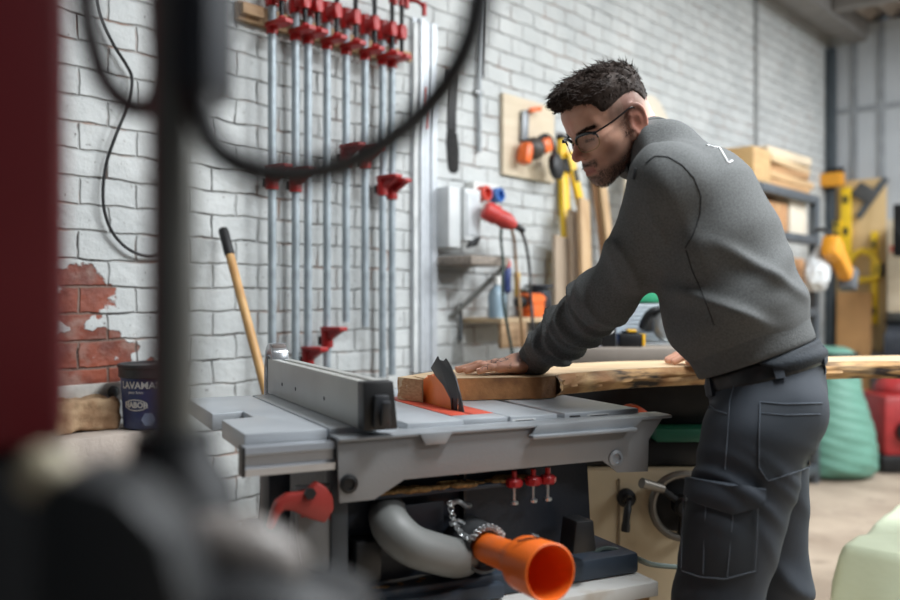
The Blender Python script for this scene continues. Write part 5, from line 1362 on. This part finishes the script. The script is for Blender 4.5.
def hairlen(p):
    q = (p-HC)@RH; t = min(1, max(0, (q[2]-.03)/.06)); return .005+.015*t
mb = MB(); vs, fs = strands(VH, NH, qH[:, 2] > -.03, 3800, hairlen, hairdir, .30, .0010, 5)
vs = [tuple(v-OFF) for v in vs]
cv = [tuple(v-OFF) for v in VH]
mb.add(cv, [tuple(x) for x in QH]); mb.add(vs, fs)
mb.build('hair', m_hair, man, recalc=False, angle=60)
NB = vnormals(V, Q)
sel = (beard > .45) & inh & (q[:, 0] > -.01) & (q[:, 2] < -.035)
vs, fs = strands(V, NB, sel, 2100, .0065, lambda p: RH@np.array([.35,0,-1.]), .45, .0005, 9, .4)
m_beard = mat('brown_beard', (44,29,23), .5, 0, .3, 40)
MB().add([tuple(v-OFF) for v in vs], fs).build('beard', m_beard, man, recalc=False)
sel = (brow_ > .3) & inh
for sd in (1, -1):
  vs, fs = strands(V, NB, sel & (q[:, 1]*sd > 0), 220, .008, lambda p: RH@np.array([-.3, np.sign(((p-HC)@RH)[1]), .25]), .25, .0006, 12, .25)
  MB().add([tuple(v-OFF) for v in vs], fs).build('eyebrow', m_hair, man, recalc=False)
# --- eyes
for s_ in (1, -1):
    c = Vector(h2c((.0655, s_*.032, -.0175))-OFF)
    MB().sphere(c, .0128, 20, 14).build('eyeball', mat('eye_dark_iris', (38,28,24), .12), man)
# --- glasses
m_gf = mat('black_acetate', (18,17,18), .22)
m_gw = mat('fine_gold_wire', (150,126,90), .3, .9)
m_lens = mat('clear_lens', (235,240,240), .03, 0, .0, trans=0., alpha=.025)
def hp(x, y, z): return Vector(h2c((x, y, z))-OFF)
gm = MB()
def lens_pts(s, n=28, top=True):
    out = []
    for i in range(n+1):
        a = math.pi*i/n if top else math.pi+math.pi*i/n
        ca, sa = math.cos(a), math.sin(a); y = s*(.0375+.0295*math.copysign(abs(ca)**.7, ca)); z = -.020+(.0165 if top else .0200)*math.copysign(abs(sa)**.75, sa)
        x = .0985-.0022*((abs(y)-.01)/.02)**2
        out.append(hp(x, y, z))
    return out
for s in (1, -1):
    gm.tube(lens_pts(s), [.0018,.0030,.0032,.0030,.0022], 8)
    gm.box(hp(.0850, s*.0668, -.008), (.007,.006,.007), None, .001)
    gm.tube([hp(.0860, s*.0668, -.008), hp(.074, s*.0725, -.007), hp(.042, s*.0775, -.004), hp(.012, s*.0790, .001), hp(-.008, s*.0785, .003), hp(-.026, s*.075, -.010), hp(-.036, s*.071, -.026)], .0019, 8, 5)
gfo = gm.build('glasses_frame', m_gf, man)
gw = MB()
for s in (1, -1):
    gw.tube(lens_pts(s, top=False), .0009, 8)
    gw.tube([hp(.0985, s*.010, -.024), hp(.0955, s*.0095, -.030), hp(.092, s*.0105, -.034)], .0008, 6, 3)
gw.tube([hp(.0985, .010, -.016), hp(.1025, 0, -.013), hp(.0985, -.010, -.016)], .0013, 8, 4)
gw.build('wire_rim', m_gw, gfo)
for s in (1, -1):
    ring = lens_pts(s, 20)+lens_pts(s, 20, False)[1:-1]; c = sum(ring, Vector())/len(ring)
    back = Vector(-hf)*.0012
    n = len(ring); MB().add([p for p in ring]+[p+back for p in ring], [tuple(range(n))[::-1], tuple(range(n, 2*n))]+[(i, (i+1) % n, n+(i+1) % n, n+i) for i in range(n)]).build('lens', m_lens, gfo, smooth=False)
# --- finger nails
m_nail = mat('finger_nail', (222,178,160), .3)
for c, r in (((.0625,1.9555,.9955), .0048), ((.032,1.9765,.9965), .0052), ((.0145,2.001,.9965), .0052)):
    MB().sphere((c[0]-OFF[0], c[1]-OFF[1], c[2]), (.0052, r*.85, .0022), 14, 8, Ry(-.35)).build('finger_nail', m_nail, man)
# --- sweatshirt
def axis_par(P, a, b):
    ab = b-a; t = ((P-a)@ab)/float(ab@ab); r = P-a-np.clip(t, 0, 1)[:, None]*ab; return t, r
HEM = (pt(705,375), pt(824,334))
hem_dir = np.array([HEM[1][0]-HEM[0][0], HEM[1][1]-HEM[0][1], HEM[1][2]-HEM[0][2]])
hem_n = np.cross(np.cross(hem_dir, L3), hem_dir); 
hem_n = np.cross(hem_dir, L3); hem_n = hem_n/np.linalg.norm(hem_n); hem_n = (hem_n if hem_n[2] > 0 else -hem_n).astype(f32)
def crease(x): return .45-1.5*np.exp(-5.*np.sin(x*.5)**2)
def hem_h(P): return (P-HEM[0])@hem_n                 # height above the hem plane
def sweater_raw(P):
    hh = hem_h(P)
    d = loft(P, TORSO)
    blouse = .007*np.exp(-((hh-.085)/.035)**2)-.003*sst(-hh, -.05, -.02)
    d = d-blouse
    tor = d
    for S, E, W_, near_ in ((SH_N, EL_N, WR_N, 1), (SH_F, EL_F, WR_F, 0)):
        m_ = (E+W_)/2
        a = chain(P, [S, (S+E)/2+np.array([.012,0,-.010], f32)*near_, E, m_, W_], [.072, .066, .060, .054, .036], .02)
        t, r = axis_par(P, E, W_)
        th = wav(P, 22, 31+near_)
        wr = sst(t, -.05, .25)*sst(-t, -.93, -.80)
        a = a+wr*(.0105*crease(t*30+2.4*th+P[:, 1]*34)+.004*crease(t*52+3*th-P[:, 2]*30))
        t2, r2 = axis_par(P, S, E)
        a = a+.0085*sst(t2, .45, .80)*sst(-t2, -1.25, -1.0)*crease(t2*17+2.2*th+P[:, 2]*22)
        a = a+.0065*sst(t2, .0, .25)*sst(-t2, -.85, -.55)*crease(P[:, 0]*62+P[:, 2]*34+1.8*th)
        d = smin(d, a, .035 if near_ else .03)
    # stand collar
    c0 = pt(660,152); c1 = h2c((-.048,0,-.095)); ax = c1-c0; ax = ax/np.linalg.norm(ax)
    col = cap(P, c0-ax*.02, c0+ax*.070, .073, .058)
    col = smax(col, ((P-c0)@ax-.055-.35*((P-c0)@F3)*-.0)-.0, .006)
    d = smin(d, col, .020)
    # soft pulled folds over the back and flank
    Fc, l, z = toB(P)
    n1 = wav(P, 9, 41)
    pm = sst(wav(P, 7, 46), -.5, .5)
    d = d+.0080*pm*sst(-hh, -.36, -.20)*sst(hh, .05, .12)*sst(-Fc, -.12, .02)*crease((Fc*.75+z*1.0)*26+2.4*n1)
    d = d+.0068*(1-pm)*sst(hh, .14, .24)*crease((Fc*1.3-z*.55)*24+2.6*wav(P, 8, 43))
    d = d+.0070*sst(wav(P, 9, 47), -.4, .6)*sst(hh, .03, .08)*sst(-hh, -.26, -.16)*crease((z*1.2-Fc*.5)*42+2.5*wav(P, 10, 45))
    d = d-.0015*wav(P, 40, 44)
    return d
NKA = pt(660,152); NKB = h2c((-.048,0,-.095)); NKX = (NKB-NKA)/np.linalg.norm(NKB-NKA)
def sweater(P):
    d = sweater_raw(P)
    d = smax(d, -hem_h(P), .004)
    # cuffs end before the hands
    for W_, E in ((WR_N, EL_N), (WR_F, EL_F)):
        ax = (W_-E)/np.linalg.norm(W_-E); near = np.linalg.norm(P-W_, axis=1) < .16
        d = np.where(near, smax(d, (P-W_)@ax-.012, .004), d)
    # neck opening
    hole = cap(P, NKA+NKX*.03, NKA+NKX*.16, .058, .058)
    d = smax(d, -hole, .004)
    return d
m_sweat = mat('charcoal_marl_jersey', (86,88,88), .9, 0, scale=300, rgb2=(102,104,104), detail=3, bump=.06, bscale=300, spec=.25)
V2, Q2 = sdf_mesh(sweater, (.08,1.45,.86), (.92,2.36,1.56), .0046)
np_object('sweatshirt', V2-OFF, Q2, m_sweat, man)
# ribbed hem and cuff bands
m_rib = mat('charcoal_rib_knit', (90,92,92), .9, 0, .12, 200, bump=.2, bscale=200, spec=.25)
def band(fn, lo, hi, h, name, m, parent):
    v, q_ = sdf_mesh(fn, lo, hi, h); return np_object(name, v-OFF, q_, m, parent)
ribt = lambda P: .0012*np.sin(toB(P)[0]*700+toB(P)[1]*700)
def hemband(P):
    hh = hem_h(P); return smax(loft(P, TORSO)+.003-.0022, np.abs(hh-.022)-.026, .004)
band(hemband, (.40,1.45,.86), (.90,2.10,1.16), .0045, 'hem_band', m_rib, man)
def cuffband(P):
    ax = (WR_N-EL_N)/np.linalg.norm(WR_N-EL_N); t = (P-WR_N)@ax
    r = np.linalg.norm(P-WR_N-t[:, None]*ax, axis=1)
    return smax(r-.0385+.002*np.sin(t*120), np.abs(t+.018)-.034, .006)
band(cuffband, (.10,1.90,.93), (.30,2.12,1.12), .0035, 'cuff_band', m_rib, man)
def collar_band(P):
    P = P-F3*.013; t = (P-NKA)@NKX; r = np.linalg.norm(P-NKA-t[:, None]*NKX, axis=1)
    d = np.abs(r-(.0685-.07*np.clip(t-.02, 0, .06)))-.0045
    Fc = (P-NKA)@F3
    return smax(d, np.abs(t-.034-.12*np.clip(-Fc, 0, .1))-.036, .006)+.0008*wav(P, 90, 3)
band(collar_band, NKA-.14, NKA+.16, .0036, 'stand_collar', m_rib, man)
# --- undershirt, trousers, belt
def shirt(P):
    hh = hem_h(P); Fc, l, z = toB(P)
    d = loft(P, [(a, b, r-.006, k) for a, b, r, k in PELV+[(752,348,.116,1.2)]][::1])
    d = loft(P, [(768,372,.112,1.2),(756,350,.112,1.2),(748,330,.112,1.2)])-.003*np.sin(z*150+Fc*40)
    low = .006+.040*sst(-Fc, -.005, .085)
    return smax(d, np.maximum(hh+.004, -hh-low), .005)
m_tee = mat('dark_navy_tee', (26,34,42), .8, 0, .15, 60, bump=.2, bscale=200)
band(shirt, (.42,1.48,.88), (.90,2.10,1.14), .0048, 'tee_shirt', m_tee, man)
BELT = (pt(705,385), pt(828,353)); bd = (BELT[1]-BELT[0]); bn = np.cross(bd, L3); bn = bn/np.linalg.norm(bn); bn = (bn if bn[2] > 0 else -bn).astype(f32)
def belt_h(P): return (P-BELT[0])@bn
def trousers_raw(P):
    d = loft(P, PELV)
    for s in (1, -1):
        d = smin(d, sph(P, pt(780,410,.070*s), .084), .03)
    n = wav(P, 16, 51)
    for Hh, K1, K2, A_, near_ in ((HIPN, KN, KN2, AN, 1), (HIPF, KF, KF2, AF, 0)):
        e = chain(P, [Hh, K1, K2, A_], [.100, .080, .076, .066], .02)
        z = P[:, 2]
        e = e+.0080*sst(wav(P, 10, 53), -.5, .5)*crease(z*46+2.5*n+P[:, 0]*34)*sst(-z, -.92, -.80)*(.6+.8*sst(-z, -.75, -.55))
        e = e+.006*crease(z*60+3*n)*sst(-z, -.40, -.25)
        d = smin(d, e, .022)
    d = d+.0048*sst(wav(P, 12, 54), -.3, .6)*crease((P[:, 0]*.9+P[:, 2]*1.1)*52+2.4*n)*sst(-P[:, 2], -.90, -.84)*sst(P[:, 2], .70, .78)
    d = d-.0016*wav(P, 55, 52)
    return d
def trousers(P):
    return smax(smax(trousers_raw(P), belt_h(P), .006), .055-P[:, 2], .004)
m_trou = mat('slate_work_twill', (48,54,62), .7, 0, scale=5, rgb2=(58,64,72), bump=.06, bscale=400, spec=.3)
m_trou2 = mat('slate_work_twill_pocket', (45,51,58), .7, 0, scale=5, rgb2=(56,62,69), bump=.06, bscale=400, spec=.3)
V3, Q3 = sdf_mesh(trousers, (.34,1.46,.03), (.92,2.08,1.10), .0056)
tro = np_object('cargo_trousers', V3-OFF, Q3, m_trou, man)
m_belt = mat('black_leather_belt', (20,21,23), .45, 0, .15, 40)
band(lambda P: smax(loft(P, PELV)-.004, np.abs(belt_h(P)-.004)-.019, .004), (.42,1.48,.88), (.90,2.10,1.14), .0045, 'belt', m_belt, man)
# --- details laid on the cloth: pockets, seams, print
def march(fn, px, py, d0=1.30, d1=2.4):
    px = np.array(px, f32); py = np.array(py, f32)
    cx, cy = px.mean()-4, py.mean()+2
    for k in range(40):                     # pull points that run past the outline back onto the cloth
        P = shoot(fn, px, py, d0, d1)
        e = .004; g = np.stack([fn(P+np.array(v, f32)*e)-fn(P-np.array(v, f32)*e) for v in ((1,0,0),(0,1,0),(0,0,1))], 1)
        N_ = g/np.maximum(np.linalg.norm(g, axis=1), 1e-9)[:, None]
        V_ = P-np.array([0,0,H], f32); V_ /= np.linalg.norm(V_, axis=1)[:, None]
        bad = (fn(P) > .004) | (P[:, 1] > d1-.12) | ((N_*V_).sum(1) > -.10)
        if not bad.any(): break
        L_ = np.maximum(np.hypot(cx-px, cy-py), 1e-6); st = np.minimum(1.0, L_)/L_
        px = np.where(bad, px+(cx-px)*st, px); py = np.where(bad, py+(cy-py)*st, py)
    return P, N_
def shoot(fn, px, py, d0, d1):
    D = np.stack([(px-450)/FPX, np.ones_like(px), -(py-300)/FPX], 1); Ln = np.linalg.norm(D, axis=1); D = D/Ln[:, None]
    O = np.array([0,0,H], f32); t = np.full(len(px), d0, f32)
    for _ in range(90): t = np.minimum(t+fn(O+D*t[:, None])*.7, d1)
    return (O+D*t[:, None]).astype(f32)
def resamp(pts, n):
    p = np.array(pts, float); s = np.r_[0, np.cumsum(np.linalg.norm(np.diff(p, axis=0), axis=1))]; u = np.linspace(0, s[-1], n)
    return np.stack([np.interp(u, s, p[:, 0]), np.interp(u, s, p[:, 1])], 1)
def patch(fn, top, bot, th, name, m, parent, nu=26, nv=14, puff=0.):
    A, B = resamp(top, nu), resamp(bot, nu); g = np.array([A+(B-A)*j/(nv-1) for j in range(nv)]).reshape(-1, 2)
    P, N_ = march(fn, g[:, 0], g[:, 1])
    uu = np.tile(np.linspace(0, 1, nu), nv); vv = np.repeat(np.linspace(0, 1, nv), nu)
    hgt = th+puff*np.sin(np.pi*uu)*np.sin(np.pi*np.clip(vv*1.0, 0, 1))
    o = P+N_*hgt[:, None]-OFF; i_ = P-N_*.004-OFF; n = nu*nv; vs = np.concatenate([o, i_]); fs = []
    for j in range(nv-1):
        for k in range(nu-1):
            a = j*nu+k; fs += [(a, a+1, a+nu+1, a+nu), (n+a, n+a+nu, n+a+nu+1, n+a+1)]
    ed = [(k, k+1) for k in range(nu-1)]+[((nv-1)*nu+k+1, (nv-1)*nu+k) for k in range(nu-1)]+[((j+1)*nu, j*nu) for j in range(nv-1)]+[(j*nu+nu-1, (j+1)*nu+nu-1) for j in range(nv-1)]
    fs += [(a, n+a, n+b, b) for a, b in ed]
    return MB().add([tuple(v) for v in vs], fs).build(name, m, parent, angle=50)
def seam(fn, pts, r, name, m, parent, n=40, lift=.0006):
    g = resamp(pts, n); P, N_ = march(fn, g[:, 0], g[:, 1])
    return MB().tube([tuple(p) for p in (P+N_*lift-OFF)], r, 6).build(name, m, parent)
m_stitch = mat('seam_thread_dark', (44,46,47), .9)
m_stitch2 = mat('trouser_seam_thread', (84,92,102), .9)
seam(sweater, [(646,163),(655,156),(668,157),(682,165),(694,178),(701,196),(700,215),(693,235),(685,248)], .0011, 'armhole_seam', m_stitch, man)
zp = march(sweater, [634.], [174.])[0][0]-OFF
MB().box(Vector(zp)+Vector((0,-.004,0)), (.006,.004,.022), Ry(.2), .0015).build('zip_pull', mat('black_plastic', (26,27,29)), man)
seam(sweater, [(686,250),(692,270),(701,290),(708,308),(714,325)], .0010, 'side_seam', m_stitch, man)
m_logo = mat('white_print', (208,208,204))
seam(sweater, [(707,146),(711,144),(716,143),(720,149),(724,156),(728,163.5),(732,161)], .0022, 'back_print', mat('white_back_print', (214,216,216), .6), man, 30, .0008)
pk = patch(trousers, [(683,484),(700,487),(730,490),(760,492)], [(680,572),(700,578),(725,580),(756,572)], .006, 'cargo_pocket', m_trou2, tro, puff=.008)
patch(lambda P: trousers(P)-.010, [(685,476),(705,480),(735,485),(766,489)], [(678,490),(697,503),(733,514),(762,506)], .006, 'pocket_flap', m_trou, tro, puff=.004)
patch(trousers, [(760,402),(785,404),(822,403)], [(759,468),(766,480),(812,466)], .0022, 'back_pocket', m_trou2, tro)
seam(lambda P: trousers(P)-.002, [(760,402),(785,404),(822,403)], .0013, 'stitching', m_stitch2, tro)
seam(lambda P: trousers(P)-.002, [(760,413),(785,415),(820,414)], .0009, 'stitching', m_stitch2, tro)
seam(lambda P: trousers(P)-.002, [(760,402),(759,440),(759,468),(768,481),(790,474),(812,466)], .0011, 'stitching', m_stitch2, tro)
seam(trousers, [(706,403),(715,410),(727,414)], .0018, 'pocket_seam', m_stitch2, tro, 16)
seam(trousers, [(737,376),(730,400),(728,430),(725,470)], .0011, 'side_stitching', m_stitch2, tro)
seam(lambda P: trousers(P)-.012, [(685,478),(705,482),(735,487),(765,491)], .0010, 'stitching', m_stitch2, tro)
pf = lambda P: trousers(P)-.0125
for ln in ([(684,494),(682,530),(681,568)], [(706,500),(704,540),(703,574)], [(733,514),(730,548),(727,577)], [(758,500),(757,536),(755,570)], [(682,571),(700,577),(725,579),(756,571)]):
    seam(pf, ln, .0010, 'stitching', m_stitch2, tro, 24, .0)
seam(lambda P: trousers(P)-.014, [(679,490),(697,503),(733,514),(762,506)], .0011, 'stitching', m_stitch2, tro, 30, .001)
belt_fn = lambda P: smin(trousers(P), smax(loft(P, PELV)-.004, np.abs(belt_h(P)-.004)-.019, .004), .01)
patch(belt_fn, [(767,352),(778,350)], [(776,379),(785,378)], .004, 'belt_loop', m_trou, tro, 6, 14)
patch(belt_fn, [(704,372),(710,370)], [(707,398),(714,396)], .004, 'belt_loop', m_trou, tro, 6, 14)
patch(belt_fn, [(822,346),(827,345)], [(824,374),(828,373)], .003, 'belt_loop', m_trou, tro, 5, 12)
# --- work boots
m_boot = mat('black_boot_leather', (30,29,28), .5, 0, .15, 20); m_sole = mat('boot_sole', (20,20,20), .8)
for A_ in (AN, AF):
    a = np.array([A_[0], A_[1], 0], f32)
    fn = lambda P: smax(smin(smin(cap(P, a+np.array([0,0,.06], f32), a+np.array([0,0,.15], f32), .052, .050), cap(P, a+np.array([0,0,.055], f32), a+F3*.13+np.array([0,0,.045], f32), .046, .042), .04), sph(P, a-F3*.03+np.array([0,0,.05], f32), .045), .03), .022-P[:, 2], .004)
    v, q_ = sdf_mesh(fn, a-np.array([.26,.16,.02], f32), a+np.array([.16,.26,.24], f32), .006)
    bt = np_object('boot', v-OFF, q_, m_boot, man)
    fs_ = lambda P: smax(smin(cap(P*np.array([1,1,0], f32), a, a+F3*.13, .050, .046), sph(P*np.array([1,1,0], f32), a-F3*.035, .046), .03), np.abs(P[:, 2]-.012)-.0115, .004)
    v, q_ = sdf_mesh(fs_, a-np.array([.27,.16,.02], f32), a+np.array([.16,.27,.06], f32), .005)
    np_object('sole', v-OFF, q_, m_sole, bt)
# ================================================================ CAMERA AND LIGHT
cam = bpy.data.cameras.new('camera'); co = bpy.data.objects.new('camera', cam); COL.objects.link(co)
co.location = (0, 0, H); co.rotation_euler = (math.pi/2, 0, CAMROT)
cam.sensor_width = 36; cam.lens = 35; cam.clip_start = .02
cam.dof.use_dof = True; cam.dof.focus_distance = 1.92; cam.dof.aperture_fstop = 1.7
SC.camera = co
def area(name, loc, target, size, power, color, sy=None):
    l = bpy.data.lights.new(name, 'AREA'); l.energy = power; l.color = color; l.shape = 'RECTANGLE'; l.size = size; l.size_y = sy or size
    o = bpy.data.objects.new(name, l); COL.objects.link(o); o.location = loc
    d = Vector(target)-Vector(loc); o.rotation_euler = d.to_track_quat('-Z', 'Y').to_euler(); return o
WH = (.93, .97, 1.0)
area('ceiling_tube_light', (4.0, -.5, 3.12), (3.8, .1, 0), 1.6, 88, WH, .4)
area('ceiling_tube_light', (1.75, .1, 3.12), (1.7, .2, 0), 1.3, 66, WH, .35)
area('ceiling_tube_light', (6.1, .2, 3.12), (6.0, .3, 0), 1.6, 46, WH, .5)
area('ceiling_tube_light', (5.6, -2.8, 3.12), (5.9, -2.0, .5), 1.6, 130, WH, .5)
area('ceiling_tube_light', (2.2, -2.6, 3.12), (2.0, -1.8, 0), 1.6, 36, WH, .5)
w = bpy.data.worlds.new('workshop_daylight'); SC.world = w; w.use_nodes = True
bg = w.node_tree.nodes['Background']; bg.inputs[0].default_value = (.50, .56, .62, 1); bg.inputs[1].default_value = .09
SC.view_settings.view_transform = 'Standard'; SC.view_settings.look = 'None'; SC.view_settings.gamma = 1; SC.view_settings.use_curve_mapping = False
SC.view_settings.exposure = 0.48
